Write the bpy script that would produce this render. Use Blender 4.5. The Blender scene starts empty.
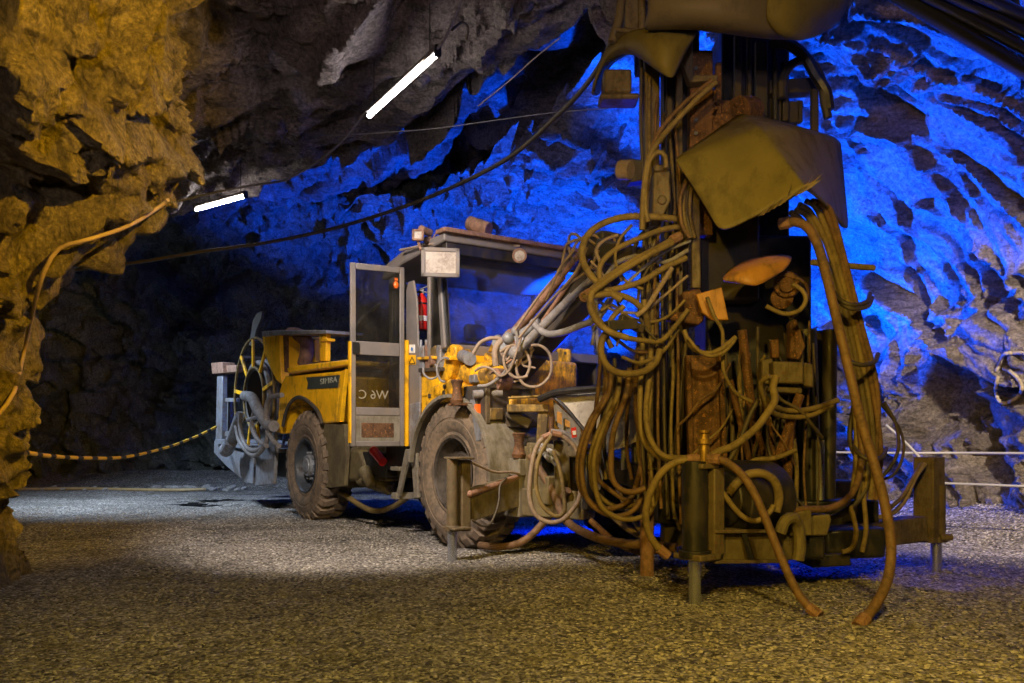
import bpy, bmesh, math, random
import numpy as np
from mathutils import Vector, Matrix
from mathutils.bvhtree import BVHTree
random.seed(7)
SC = bpy.context.scene
COL = SC.collection
F = 880.0; CX = 512.0; HY = 443.0; CH = 0.89
PI = math.pi

# ---------------------------------------------------------------- scene / camera
SC.view_settings.view_transform = 'Standard'
SC.view_settings.look = 'None'
SC.view_settings.gamma = 1.0
SC.view_settings.use_curve_mapping = False
SC.view_settings.exposure = 0.0
cam = bpy.data.cameras.new('camera'); co = bpy.data.objects.new('camera', cam); COL.objects.link(co)
cam.sensor_width = 36.0; cam.lens = F / 1024 * 36; cam.shift_y = (HY - 341.5) / 1024
cam.clip_start = 0.05; cam.clip_end = 100
co.location = (0, 0, CH); co.rotation_euler = (PI / 2, 0, 0)
SC.camera = co
w = bpy.data.worlds.new('world'); SC.world = w; w.use_nodes = True
w.node_tree.nodes['Background'].inputs[0].default_value = (0.05, 0.08, 0.2, 1)
w.node_tree.nodes['Background'].inputs[1].default_value = 0.02

def W(px, py, d):
    return Vector(((px - CX) / F * d, d, CH + (HY - py) / F * d))

# ---------------------------------------------------------------- materials
class NT:
    def __init__(s, name):
        s.m = bpy.data.materials.new(name); s.m.use_nodes = True
        s.t = s.m.node_tree; s.t.nodes.clear()
        s.out = s.n('ShaderNodeOutputMaterial'); s.b = s.n('ShaderNodeBsdfPrincipled')
        s.l(s.b.outputs[0], s.out.inputs[0])
    def n(s, ty, **k):
        x = s.t.nodes.new(ty)
        for a, v in k.items(): setattr(x, a, v)
        return x
    def l(s, a, b): s.t.links.new(a, b)
    def coord(s, obj=True, scale=(1, 1, 1), rot=(0, 0, 0)):
        c = s.n('ShaderNodeTexCoord'); m = s.n('ShaderNodeMapping')
        m.inputs['Scale'].default_value = scale; m.inputs['Rotation'].default_value = rot
        s.l(c.outputs['Object'], m.inputs[0]); return m.outputs[0]
    def noise(s, vec, sc, det=5, rough=.6, dist=0):
        x = s.n('ShaderNodeTexNoise'); x.inputs['Scale'].default_value = sc
        x.inputs['Detail'].default_value = det; x.inputs['Roughness'].default_value = rough
        x.inputs['Distortion'].default_value = dist
        s.l(vec, x.inputs['Vector']); return x.outputs[0]
    def voro(s, vec, sc, feature='F1', out=0, rand=1):
        x = s.n('ShaderNodeTexVoronoi', feature=feature); x.inputs['Scale'].default_value = sc
        x.inputs['Randomness'].default_value = rand
        s.l(vec, x.inputs['Vector']); return x.outputs[out]
    def ramp(s, fac, stops, interp='LINEAR'):
        r = s.n('ShaderNodeValToRGB'); r.color_ramp.interpolation = interp
        e = r.color_ramp.elements
        while len(e) < len(stops): e.new(0.5)
        for i, (p, c) in enumerate(stops):
            e[i].position = p
            e[i].color = (c, c, c, 1) if isinstance(c, (int, float)) else (*c, 1)
        s.l(fac, r.inputs[0]); return r.outputs[0]
    def mix(s, fac, a, b, mode='MIX'):
        x = s.n('ShaderNodeMix', data_type='RGBA', blend_type=mode)
        for i, v in ((0, fac), (6, a), (7, b)):
            if isinstance(v, (int, float)): x.inputs[i].default_value = v
            elif isinstance(v, tuple): x.inputs[i].default_value = (*v, 1)
            else: s.l(v, x.inputs[i])
        return x.outputs[2]
    def math(s, op, a, b=0.0):
        x = s.n('ShaderNodeMath', operation=op)
        for i, v in ((0, a), (1, b)):
            if isinstance(v, (int, float)): x.inputs[i].default_value = v
            else: s.l(v, x.inputs[i])
        return x.outputs[0]
    def bump(s, h, strength=.5, dist=.01, prev=None):
        x = s.n('ShaderNodeBump'); x.inputs['Strength'].default_value = strength
        x.inputs['Distance'].default_value = dist
        s.l(h, x.inputs['Height'])
        if prev is not None: s.l(prev, x.inputs['Normal'])
        return x.outputs[0]
    def set(s, **k):
        for a, v in k.items():
            i = s.b.inputs[a.replace('_', ' ')]
            if isinstance(v, (int, float)): i.default_value = v
            elif isinstance(v, tuple): i.default_value = (*v, 1)
            else: s.l(v, i)
        return s

def rock_mat(name, c1, c2, c3, rot=(0, 0, 0), stretch=(1, 1, 1), rough=.7):
    s = NT(name); v = s.coord(scale=stretch, rot=rot); u = s.coord()
    a = s.ramp(s.noise(v, 1.6, 8, .65, .4), [(.3, c1), (.52, c2), (.72, c3)])
    vein = s.ramp(s.noise(v, 7, 9, .75, 1.2), [(.40, .38), (.47, .85), (.6, 1.0), (.68, 1.45)])
    c = s.mix(1.0, a, vein, 'MULTIPLY')
    speck = s.ramp(s.noise(u, 30, 5, .75), [(.36, .50), (.5, .95), (.64, 1.5)])
    c = s.mix(1.0, c, speck, 'MULTIPLY')
    f1 = s.noise(v, 4.5, 10, .72, .6); f2 = s.voro(v, 9, 'DISTANCE_TO_EDGE'); f3 = s.noise(u, 30, 6, .7)
    b = s.bump(f1, 1.0, .16); b = s.bump(s.ramp(f2, [(0, 0), (.12, 1)]), .5, .03, b); b = s.bump(f3, 1.0, .035, b)
    r = s.ramp(s.noise(u, 5, 4), [(.3, rough - .2), (.7, rough + .15)])
    s.set(Base_Color=c, Roughness=r, Normal=b); s.b.inputs['Specular IOR Level'].default_value = .5
    return s.m

def paint(name, col, dirt=(.06, .045, .03), amt=.5, rough=.45, metal=0.0, rust=None, sc=3.0, streak=True, bump=.15, spec=.5):
    """painted or bare metal with grime patches, streaks and chips"""
    s = NT(name); u = s.coord(); v = s.coord(scale=(1, 1, .25))
    n1 = s.noise(u, sc, 8, .7, .3); n2 = s.noise(v, sc * 5, 6, .7) if streak else s.noise(u, sc * 6, 6, .7)
    f = s.math('ADD', s.math('MULTIPLY', n1, .6), s.math('MULTIPLY', n2, .4))
    m = s.ramp(f, [(.62 - amt * .3, 0), (.70 - amt * .2, 1)])
    tint = s.ramp(s.noise(u, sc * 2.3, 5), [(.3, .78), (.7, 1.12)])
    c = s.mix(1.0, s.mix(0.0, col, col), tint, 'MULTIPLY')
    c = s.mix(s.math('MULTIPLY', m, .88), c, dirt)
    if rust:
        rm = s.ramp(s.noise(u, sc * 7, 8, .75), [(.56, 0), (.62, 1)]); c = s.mix(rm, c, rust)
    rr = s.ramp(m, [(0, rough), (1, min(1, rough + .3))])
    b = s.bump(s.noise(u, sc * 14, 6, .7), bump, .01)
    s.set(Base_Color=c, Roughness=rr, Normal=b, Metallic=metal); s.b.inputs['Specular IOR Level'].default_value = spec
    return s.m

def plain(name, col, rough=.5, metal=0.0, **k):
    s = NT(name); s.set(Base_Color=col, Roughness=rough, Metallic=metal, **k); return s.m

M = {}
M['rock_warm'] = rock_mat('rock_pillar', (.13, .10, .05), (.28, .22, .10), (.42, .34, .16), rot=(.3, .2, 0), stretch=(1.3, 1.3, .45))
M['rock_roof'] = rock_mat('rock_roof', (.13, .10, .095), (.27, .22, .21), (.36, .30, .28), rot=(0, .5, .5), stretch=(.45, 1, 1.6))
M['rock_back'] = rock_mat('rock_back', (.13, .14, .115), (.24, .25, .22), (.34, .345, .31), rot=(0, .6, 0), stretch=(.8, 1, .6))
M['rock_right'] = rock_mat('rock_right', (.15, .125, .10), (.30, .26, .22), (.43, .38, .33), rot=(0, -.85, 0), stretch=(.45, 1, 1.6))

def gravel_mat():
    s = NT('gravel'); u = s.coord()
    big = s.noise(u, .9, 5, .6)
    cell = s.voro(u, 55, 'F1', 1); d1 = s.voro(u, 55); d2 = s.voro(u, 26); 
    bw = s.n('ShaderNodeRGBToBW'); s.l(cell, bw.inputs[0])
    stone = s.ramp(bw.outputs[0], [(.12, (.05, .045, .04)), (.4, (.24, .22, .20)), (.68, (.42, .39, .35)), (.92, (.80, .77, .72))])
    patch = s.ramp(big, [(.36, .62), (.5, .95), (.65, 1.12)])
    c = s.mix(1.0, stone, patch, 'MULTIPLY')
    edge = s.ramp(d1, [(.35, 1.0), (.75, .35)])
    c = s.mix(.8, c, edge, 'MULTIPLY')
    moss = s.ramp(s.noise(u, 2.2, 8, .75, .5), [(.56, 0), (.66, .75)])
    c = s.mix(moss, c, (.13, .105, .035))
    damp = s.ramp(s.noise(u, .55, 6, .6, .8), [(.30, .35), (.42, 1)])
    c = s.mix(1.0, c, damp, 'MULTIPLY')
    h = s.math('SUBTRACT', 1.0, d1); h2 = s.math('SUBTRACT', 1.0, d2)
    b = s.bump(h2, .5, .03); b = s.bump(h, .9, .018, b); b = s.bump(s.noise(u, 120, 4), .4, .004, b)
    s.set(Base_Color=c, Roughness=.85, Normal=b)
    return s.m
M['gravel'] = gravel_mat()
def stone_mat():
    s = NT('loose_stone'); u = s.coord()
    c = s.ramp(s.noise(u, 22, 3, .5), [(.3, (.10, .095, .085)), (.5, (.30, .28, .25)), (.7, (.55, .52, .47))])
    s.set(Base_Color=c, Roughness=.85, Normal=s.bump(s.noise(u, 90, 4), .5, .006)); return s.m
M['stone'] = stone_mat()
def emit(name, col, st):
    s = NT(name); s.set(Base_Color=col, Emission_Color=col, Emission_Strength=st, Roughness=.4); return s.m
M['tube'] = emit('lit_tube', (1.0, .93, .86), 42.0)

# ---------------------------------------------------------------- mesh builder
class MB:
    def __init__(s): s.bm = bmesh.new()
    def poly(s, pts): return s.bm.faces.new([s.bm.verts.new(p) for p in pts])
    def prism(s, pts, off):
        off = Vector(off); a = [s.bm.verts.new(p) for p in pts]; b = [s.bm.verts.new(Vector(p) + off) for p in pts]
        s.bm.faces.new(a); s.bm.faces.new(list(reversed(b)))
        n = len(a)
        for i in range(n): s.bm.faces.new((a[i], b[i], b[(i + 1) % n], a[(i + 1) % n]))
        return s
    def box(s, c, size, R=None):
        c = Vector(c); R = R or Matrix.Identity(3); x, y, z = (t / 2 for t in size)
        v = [s.bm.verts.new(c + R @ Vector((sx * x, sy * y, sz * z))) for sx in (-1, 1) for sy in (-1, 1) for sz in (-1, 1)]
        for f in ((0, 1, 3, 2), (4, 6, 7, 5), (0, 4, 5, 1), (2, 3, 7, 6), (0, 2, 6, 4), (1, 5, 7, 3)): s.bm.faces.new([v[i] for i in f])
        return s
    def box2(s, lo, hi):
        return s.box([(a + b) / 2 for a, b in zip(lo, hi)], [abs(b - a) for a, b in zip(lo, hi)])
    def bar(s, a, b, wd, ht, up=(0, 0, 1)):
        a = Vector(a); b = Vector(b); x = (b - a); L = x.length; x.normalize(); up = Vector(up)
        y = up.cross(x)
        if y.length < 1e-3: y = Vector((0, 1, 0)).cross(x)
        y.normalize(); z = x.cross(y)
        return s.box((a + b) / 2, (L, wd, ht), Matrix((x, y, z)).transposed())
    def cyl(s, a, b, r0, r1=None, n=20, cap=True):
        r1 = r0 if r1 is None else r1
        return s.sweep([a, b], [r0, r1], n, cap)
    def sweep(s, P, R, n=10, cap=True):
        P = [Vector(p) for p in P]; m = len(P)
        if not hasattr(R, '__len__'): R = [R] * m
        T = []
        for i in range(m):
            t = P[min(i + 1, m - 1)] - P[max(i - 1, 0)]
            T.append(t.normalized() if t.length > 1e-9 else (T[-1] if T else Vector((0, 0, 1))))
        ref = Vector((0, 0, 1)) if abs(T[0].z) < .9 else Vector((1, 0, 0))
        nx = T[0].cross(ref).normalized(); rings = []
        for i in range(m):
            nx = (nx - T[i] * nx.dot(T[i]))
            if nx.length < 1e-6: nx = T[i].orthogonal()
            nx.normalize(); ny = T[i].cross(nx)
            rings.append([s.bm.verts.new(P[i] + (nx * math.cos(2 * PI * k / n) + ny * math.sin(2 * PI * k / n)) * R[i]) for k in range(n)])
        for i in range(m - 1):
            for k in range(n):
                s.bm.faces.new((rings[i][k], rings[i][(k + 1) % n], rings[i + 1][(k + 1) % n], rings[i + 1][k]))
        if cap: s.bm.faces.new(list(reversed(rings[0]))); s.bm.faces.new(rings[-1])
        return s
    def lathe(s, prof, o, axis, n=48, cap=False):
        """prof: (distance along axis, radius)"""
        o = Vector(o); ax = Vector(axis).normalized(); x = ax.orthogonal().normalized(); y = ax.cross(x); rings = []
        for (t, r) in prof:
            rings.append([s.bm.verts.new(o + ax * t + (x * math.cos(2 * PI * k / n) + y * math.sin(2 * PI * k / n)) * r) for k in range(n)])
        for i in range(len(prof) - 1):
            for k in range(n): s.bm.faces.new((rings[i][k], rings[i][(k + 1) % n], rings[i + 1][(k + 1) % n], rings[i + 1][k]))
        if cap: s.bm.faces.new(list(reversed(rings[0]))); s.bm.faces.new(rings[-1])
        return s
    def ball(s, c, r, sub=2, sc=(1, 1, 1)):
        q = bmesh.ops.create_icosphere(s.bm, subdivisions=sub, radius=r)
        for v in q['verts']: v.co = Vector((v.co.x * sc[0], v.co.y * sc[1], v.co.z * sc[2])) + Vector(c)
        return s
    def build(s, name, mat, parent=None, smooth=30, bevel=0, thick=0, sub=0, kind=None, label=None):
        bmesh.ops.recalc_face_normals(s.bm, faces=s.bm.faces)
        me = bpy.data.meshes.new(name); s.bm.to_mesh(me); s.bm.free()
        me.materials.append(M[mat] if isinstance(mat, str) else mat)
        if smooth:
            me.shade_smooth(); me.set_sharp_from_angle(angle=math.radians(smooth))
        o = bpy.data.objects.new(name, me); COL.objects.link(o); o.parent = parent
        if thick:
            q = o.modifiers.new('solid', 'SOLIDIFY'); q.thickness = thick; q.offset = 0
        if bevel:
            q = o.modifiers.new('bevel', 'BEVEL'); q.width = bevel; q.segments = 2; q.limit_method = 'ANGLE'; q.angle_limit = math.radians(40)
        if sub:
            q = o.modifiers.new('sub', 'SUBSURF'); q.levels = sub; q.render_levels = sub
        if kind: o['kind'] = kind
        if label: o['label'] = label
        return o
def tag(o, label, cat, group=None, kind=None):
    o['label'] = label; o['category'] = cat
    if group: o['group'] = group
    if kind: o['kind'] = kind
    return o
def empty(name, loc, rz=0, parent=None):
    o = bpy.data.objects.new(name, None); COL.objects.link(o); o.location = loc; o.rotation_euler = (0, 0, rz)
    o.empty_display_size = .2; o.parent = parent; return o
def spline(P, step=.03):
    P = [Vector(p) for p in P]
    if len(P) == 2: return P
    Q = [P[0] * 2 - P[1]] + P + [P[-1] * 2 - P[-2]]; out = []
    for i in range(1, len(Q) - 2):
        a, b, c, d = Q[i - 1:i + 3]; n = max(2, int((c - b).length / step))
        for k in range(n):
            t = k / n
            out.append(.5 * ((2 * b) + (c - a) * t + (2 * a - 5 * b + 4 * c - d) * t * t + (3 * b - a - 3 * c + d) * t ** 3))
    out.append(P[-1]); return out

# ---------------------------------------------------------------- numpy noise
def h3(ix, iy, iz, sd):
    n = (ix.astype(np.int64) * 374761393 + iy.astype(np.int64) * 668265263 + iz.astype(np.int64) * 2147483647 + sd * 974634777) & 0xffffffff
    n = ((n ^ (n >> 13)) * 1274126177) & 0xffffffff
    n = ((n ^ (n >> 16)) * 2246822519) & 0xffffffff
    n = n ^ (n >> 15)
    return (n & 0xffffff) / float(0xffffff)
def vn(p, sd=0):
    i = np.floor(p); f = p - i; f = f * f * (3 - 2 * f); r = 0
    for a in (0, 1):
        for b in (0, 1):
            for c in (0, 1):
                wgt = (f[:, 0] if a else 1 - f[:, 0]) * (f[:, 1] if b else 1 - f[:, 1]) * (f[:, 2] if c else 1 - f[:, 2])
                r = r + wgt * h3(i[:, 0] + a, i[:, 1] + b, i[:, 2] + c, sd)
    return r * 2 - 1
def fbm(p, o=5, sd=0, g=.5):
    r = 0; a = 1; t = 0
    for k in range(o): r = r + a * vn(p * 2 ** k, sd + k); t += a; a *= g
    return r / t
def facet(p, sd, tilt=.9, sharp=70.0):
    i = np.floor(p); ds = []; vs = []
    for a in (-1, 0, 1):
        for b in (-1, 0, 1):
            for c in (-1, 0, 1):
                x, y, z = i[:, 0] + a, i[:, 1] + b, i[:, 2] + c
                q = np.stack([x + h3(x, y, z, sd), y + h3(x, y, z, sd + 1), z + h3(x, y, z, sd + 2)], 1)
                dv = p - q
                g = np.stack([h3(x, y, z, sd + 3), h3(x, y, z, sd + 4), h3(x, y, z, sd + 5)], 1) * 2 - 1
                vs.append(((h3(x, y, z, sd + 6) * 2 - 1) * .6 + tilt * (dv * g).sum(1)).astype(np.float32)); ds.append((dv ** 2).sum(1).astype(np.float32))
    ds = np.stack(ds); vs = np.stack(vs); w = np.exp(-sharp * (ds - ds.min(0))); return (w * vs).sum(0) / w.sum(0)
def rotm(e):
    from mathutils import Euler
    return np.array(Euler(e).to_matrix())
def rockdisp(P, rot, st, sd, amp=(.35, .16, .07, .10)):
    q = (P @ rotm(rot).T) * np.array(st)
    q = q + .30 * np.stack([fbm(q * .8, 3, sd + 50), fbm(q * .8, 3, sd + 60), fbm(q * .8, 3, sd + 70)], 1)
    r = amp[0] * facet(q / 1.5, sd) + amp[1] * facet(q / .62, sd + 20, 1.2, 55) + amp[2] * facet(q / .26, sd + 40, 1.2, 30)
    rid = 1 - np.abs(fbm(q * 1.3, 5, sd + 80, .55)) * 4
    r = r - amp[1] * .9 * np.clip(rid, 0, 1) ** 3
    return r + amp[3] * fbm(q * 2.6, 7, sd + 9, .62)
def soften(d, nu, nv, k=0):
    g = d.reshape(nu, nv)
    for _ in range(k):
        q = np.pad(g, 1, mode='edge'); g = (q[:-2, 1:-1] + q[2:, 1:-1] + q[1:-1, :-2] + q[1:-1, 2:] + 2 * q[1:-1, 1:-1]) / 6
    return g.ravel()
def grid_obj(name, P, nu, nv, mat, flip=False):
    idx = np.arange(nu * nv).reshape(nu, nv)
    a, b, c, d = idx[:-1, :-1], idx[1:, :-1], idx[1:, 1:], idx[:-1, 1:]
    q = np.stack([a, b, c, d] if not flip else [a, d, c, b], -1).reshape(-1, 4)
    me = bpy.data.meshes.new(name); me.from_pydata(P.tolist(), [], q.tolist())
    me.materials.append(M[mat]); me.shade_smooth()
    me.set_sharp_from_angle(angle=math.radians(42))
    o = bpy.data.objects.new(name, me); COL.objects.link(o); o['kind'] = 'structure'
    return o, BVHTree.FromPolygons([Vector(p) for p in P.tolist()], q.tolist())
def grid_normals(P, nu, nv):
    G = P.reshape(nu, nv, 3); du = np.gradient(G, axis=0); dv = np.gradient(G, axis=1)
    n = np.cross(du, dv).reshape(-1, 3); return n / np.maximum(1e-9, np.linalg.norm(n, axis=1))[:, None]
def path_pts(path, n):
    s = spline([Vector((x, y, 0)) for x, y in path], .05); L = [0]
    for a, b in zip(s, s[1:]): L.append(L[-1] + (b - a).length)
    t = np.linspace(0, L[-1], n); X = np.interp(t, L, [p.x for p in s]); Y = np.interp(t, L, [p.y for p in s]); return X, Y, L[-1]
def wall(name, path, prof, mat, rot, st, sd, amp, step=.035, flip=False, fade=0.0, hfun=None):
    """prof: list of (height, inward lean). inward = left of the path direction"""
    n = 400; X, Y, L = path_pts(path, max(20, int(path_len(path) / step)))
    nu = len(X); ph = np.array([p[0] for p in prof]); pl = np.array([p[1] for p in prof])
    arc = np.concatenate([[0], np.cumsum(np.hypot(np.diff(ph), np.diff(pl)))]); nv = int(arc[-1] / step)
    t = np.linspace(0, arc[-1], nv); H = np.interp(t, arc, ph); Ln = np.interp(t, arc, pl)
    tx = np.gradient(X); ty = np.gradient(Y); l = np.hypot(tx, ty); nx = -ty / l; ny = tx / l
    P = np.stack([X[:, None] + nx[:, None] * Ln, Y[:, None] + ny[:, None] * Ln, np.broadcast_to(H, (nu, nv))], -1).reshape(-1, 3)
    N = grid_normals(P, nu, nv)
    if flip: N = -N
    if hfun: P = hfun(P, X, Y)
    P = P + N * soften(rockdisp(P, rot, st, sd, amp), nu, nv)[:, None]
    return grid_obj(name, P, nu, nv, mat, flip)
def path_len(path):
    s = [Vector((x, y)) for x, y in path]; return sum((b - a).length for a, b in zip(s, s[1:]))

# ---------------------------------------------------------------- the cave
TREES = []
# right wall: from beside the camera, receding to the left behind the machine
RP = [(6.8, -2), (6.0, 3), (4.75, 7.2), (4.15, 9.0), (3.5, 11.2), (2.6, 13.6), (1.0, 16.2), (-1.4, 17.6)]
prof_r = [(-.3, -.15), (.6, -.05), (1.4, -.15), (2.3, 0), (3.2, .45), (3.9, 1.1), (4.5, 2.0), (4.9, 3.1)]
o, t = wall('wall_right', RP, prof_r, 'rock_right', (0, -.85, .25), (.42, 1, 1.5), 11, (.28, .15, .08, .12), .028)
TREES.append(t)
BP = [(.5, 17.0), (-1.5, 18.2), (-5, 18.9), (-9, 18.7), (-12.5, 16.5), (-14, 11)]
prof_b = [(-.3, -.1), (.5, .1), (2, 0), (3.4, .3), (4.6, 1.0), (5.6, 2.4), (6.0, 4.0)]
o, t = wall('wall_back', BP, prof_b, 'rock_back', (0, .6, 0), (.7, 1, .6), 31, (.7, .28, .12, .2), .05)
TREES.append(t)
# left rock pillar: overhangs more the higher it gets
LP = [(-13.5, 9.6), (-9.0, 9.0), (-5.6, 8.0), (-3.9, 6.9), (-3.25, 6.0), (-3.55, 5.1), (-4.6, 4.3), (-6.0, 2.0), (-6.6, -2)]
prof_l = [(-.3, -.30), (.0, -.32), (.35, -.42), (.9, -.30), (1.4, -.22), (1.9, -.02), (2.4, .25), (2.8, .55), (3.2, .92), (3.8, .95), (4.9, 1.0)]
o, t = wall('wall_left', LP, prof_l, 'rock_warm', (.25, .2, .3), (1.1, 1.1, .5), 57, (.26, .17, .09, .16), .024)
TREES.append(t)
# roof: a low brow over the machine that steps up behind it
def roof():
    xs = np.arange(-11.5, 7.0, .036); ys = np.concatenate([np.arange(-3, 5, .09), np.arange(5, 18.5, .036)]); nu, nv = len(xs), len(ys)
    X, Y = np.meshgrid(xs, ys, indexing='ij')
    brow = np.interp(X, [-12, -4.7, -3.1, -1.3, .3, 1.0, 2.5], [13.2, 12.3, 11.2, 9.8, 7.7, 6.7, 5.6])
    s = np.clip((Y - brow) / 1.1, 0, 1); s = s * s * (3 - 2 * s)
    Z = 4.55 - .035 * (Y - 6) * (Y > 6) + s * 1.15 + .35 * np.clip(-(X + 1.5) / 4, 0, 1) * (Y < 8)
    Z = Z - .32 * np.exp(-((Y - brow + .6) / .9) ** 2)
    right = np.clip((X - .3) / 2.0, 0, 1); Z = Z + right * (.25 - .5 * np.clip((Y - 10) / 3, 0, 1) * s)
    P = np.stack([X, Y, Z], -1).reshape(-1, 3)
    D = rockdisp(P, (0, .45, .5), (.40, 1, 1.3), 83, (.40, .20, .09, .15))
    P[:, 2] -= soften(D, nu, nv)
    return grid_obj('ceiling', P, nu, nv, 'rock_roof', True)
o, t = roof(); TREES.append(t); ROOF_OBJ = o
def bank(X, Y):
    # floor height: slight swells, and a gravel bank against the right wall
    P = np.stack([X.ravel(), Y.ravel(), 0 * X.ravel()], 1)
    z = .035 * fbm(P * .5, 3, 5) + .014 * fbm(P * 3, 4, 6)
    d = (X - (4.75 - (Y - 7.2) * .36)).ravel()
    z = z + .26 * np.clip((d + 1.0) / 1.0, 0, 1.6) ** 1.6
    db = (Y.ravel() - 17.3); z = z + .3 * np.clip(db / 1.5, 0, 1)
    return z
def floor():
    def mk(xs, ys, name):
        X, Y = np.meshgrid(xs, ys, indexing='ij'); z = bank(X, Y)
        return np.stack([X.ravel(), Y.ravel(), z], 1), len(xs), len(ys)
    xs = np.arange(-15, 9, .06); ys = np.concatenate([np.arange(-3, 2, .15), np.arange(2, 12, .04), np.arange(12, 20, .1)])
    P, a, b = mk(xs, ys, '')
    fine = vn(P * 26, 3) * .006 + vn(P * 11, 4) * .006; P[:, 2] += fine
    return grid_obj('floor', P, a, b, 'gravel')
o, FT = floor()
def gz(x, y):
    h = FT.ray_cast(Vector((x, y, 3)), Vector((0, 0, -1)))
    return h[0].z if h[0] else 0.0
CAMP = Vector((0, 0, CH))
def surf(px, py, off=.04):
    """point where the pixel's ray meets the rock, pulled a little off it"""
    d = W(px, py, 1) - CAMP; d.normalize(); best = None
    for t in TREES + [FT]:
        h = t.ray_cast(CAMP, d)
        if h[0] is not None and (best is None or h[3] < best): best = h[3]
    return CAMP + d * ((best or 12) - off)
print('cave ok')
# ---------------------------------------------------------------- materials of the machine
DIRT = (.075, .055, .035)
M['yellow'] = paint('yellow_paint', (.88, .47, .008), (.10, .06, .02), .38, .42, sc=2.6)
M['yellow_dirty'] = paint('yellow_dirty', (.86, .45, .01), (.055, .035, .015), .62, .45, sc=6)
M['yellow_oil'] = paint('oily_yellow', (.34, .22, .05), (.05, .035, .018), .75, .5, sc=6)
M['grey'] = paint('cab_grey', (.17, .155, .15), (.22, .17, .12), .45, .5, sc=3)
M['silver'] = paint('silver_paint', (.24, .26, .30), (.13, .105, .08), .5, .42, metal=.2, sc=4, rust=(.20, .09, .04))
M['dark'] = paint('dark_metal', (.035, .034, .034), (.07, .05, .03), .6, .5, sc=4)
M['black'] = paint('black_metal', (.014, .014, .015), (.04, .03, .02), .5, .4, sc=5)
M['olive'] = paint('muddy_steel', (.15, .12, .055), (.07, .052, .028), .55, .6, sc=5)
M['olive2'] = paint('muddy_post', (.13, .10, .055), (.06, .045, .025), .5, .6, sc=7, rust=(.16, .075, .03))
M['rust'] = paint('rusty_steel', (.12, .055, .022), (.04, .022, .012), .55, .7, sc=7, rust=(.30, .13, .04))
M['rust_lt'] = paint('pale_rusty_steel', (.27, .15, .10), (.10, .06, .04), .5, .7, sc=9, rust=(.16, .07, .04))
M['hood'] = paint('oiled_rubber_sheet', (.15, .12, .032), (.07, .055, .018), .40, .6, sc=1.6, bump=.10, spec=.2)
M['hood_dk'] = paint('dark_rubber_sheet', (.12, .095, .06), (.05, .045, .03), .4, .6, sc=1.5, bump=.08, spec=.25)
M['dust'] = paint('dusty_sheet', (.40, .37, .33), (.10, .085, .07), .35, .8, sc=9, streak=False, bump=.4)
M['fender'] = paint('dusty_fender', (.21, .19, .155), (.10, .085, .05), .55, .6, sc=4)
M['tyre'] = paint('muddy_tyre', (.10, .08, .06), (.24, .175, .12), .62, .8, sc=5, streak=False, bump=.3)
M['tyre_wall'] = M['tyre']
M['rim'] = paint('wheel_rim', (.06, .075, .10), (.05, .04, .03), .45, .45, metal=.3, sc=6)
M['rimy'] = paint('wheel_rim_muddy', (.06, .048, .038), (.02, .016, .012), .6, .6, sc=6)
M['hubcap'] = paint('hub_grey', (.26, .29, .34), (.10, .08, .06), .45, .45, metal=.3, sc=9)
M['chrome'] = plain('chrome_rod', (.55, .58, .66), .25, .9)
M['brass'] = paint('brass', (.50, .33, .09), (.16, .09, .03), .5, .35, metal=.8, sc=9)
M['hose'] = paint('muddy_hose', (.20, .145, .055), (.09, .065, .03), .5, .6, sc=5, streak=False, bump=.25)
M['hose_br'] = paint('brown_hose', (.17, .095, .045), (.07, .045, .025), .5, .6, sc=6, streak=False, bump=.25)
M['hose_tan'] = paint('dusty_tan_hose', (.27, .205, .155), (.16, .12, .09), .45, .7, sc=8, streak=False, bump=.25)
M['hose_dk'] = paint('dark_hose', (.05, .04, .028), (.10, .07, .035), .5, .55, sc=6, streak=False, bump=.25)
M['hose_gry'] = paint('grey_hose', (.22, .21, .215), (.13, .11, .09), .45, .6, sc=8, streak=False)
M['red'] = plain('red_enamel', (.62, .02, .015), .35)
M['white'] = plain('white_label', (.75, .74, .70), .5)
M['blackp'] = plain('black_plastic', (.012, .012, .012), .4)
M['orange'] = plain('orange_lens', (.85, .16, .02), .3)
M['orangep'] = paint('orange_paint', (.42, .20, .035), (.12, .07, .02), .45, .5, sc=4)
M['blue_lbl'] = plain('blue_sticker', (.05, .2, .6), .4)
M['plate'] = plain('name_plate', (.045, .055, .05), .45)
M['letter'] = plain('plate_lettering', (.30, .31, .24), .5)
M['letter_dk'] = plain('glass_lettering', (.26, .23, .17), .6)
M['seat'] = plain('seat_cloth', (.03, .03, .035), .8)
M['lens'] = paint('dusty_lens', (.42, .38, .34), (.22, .17, .14), .5, .3, sc=9, streak=False)
M['blueplastic'] = plain('blue_drum', (.02, .07, .30), .4)
def glass_mat(name, tint, dust=.08, dustc=(.3, .27, .22)):
    s = NT(name); s.t.nodes.remove(s.b)
    tr = s.n('ShaderNodeBsdfTransparent'); tr.inputs[0].default_value = (*tint, 1)
    gl = s.n('ShaderNodeBsdfGlossy'); gl.inputs['Roughness'].default_value = .04
    df = s.n('ShaderNodeBsdfDiffuse'); df.inputs[0].default_value = (*dustc, 1)
    lw = s.n('ShaderNodeFresnel'); lw.inputs[0].default_value = 1.45
    m1 = s.n('ShaderNodeMixShader'); s.l(lw.outputs[0], m1.inputs[0]); s.l(tr.outputs[0], m1.inputs[1]); s.l(gl.outputs[0], m1.inputs[2])
    m2 = s.n('ShaderNodeMixShader'); u = s.coord()
    s.l(s.ramp(s.noise(u, 4, 6, .7), [(.35, dust * .3), (.7, dust * 1.6)]), m2.inputs[0])
    s.l(m1.outputs[0], m2.inputs[1]); s.l(df.outputs[0], m2.inputs[2]); s.l(m2.outputs[0], s.out.inputs[0]); return s.m
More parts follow.
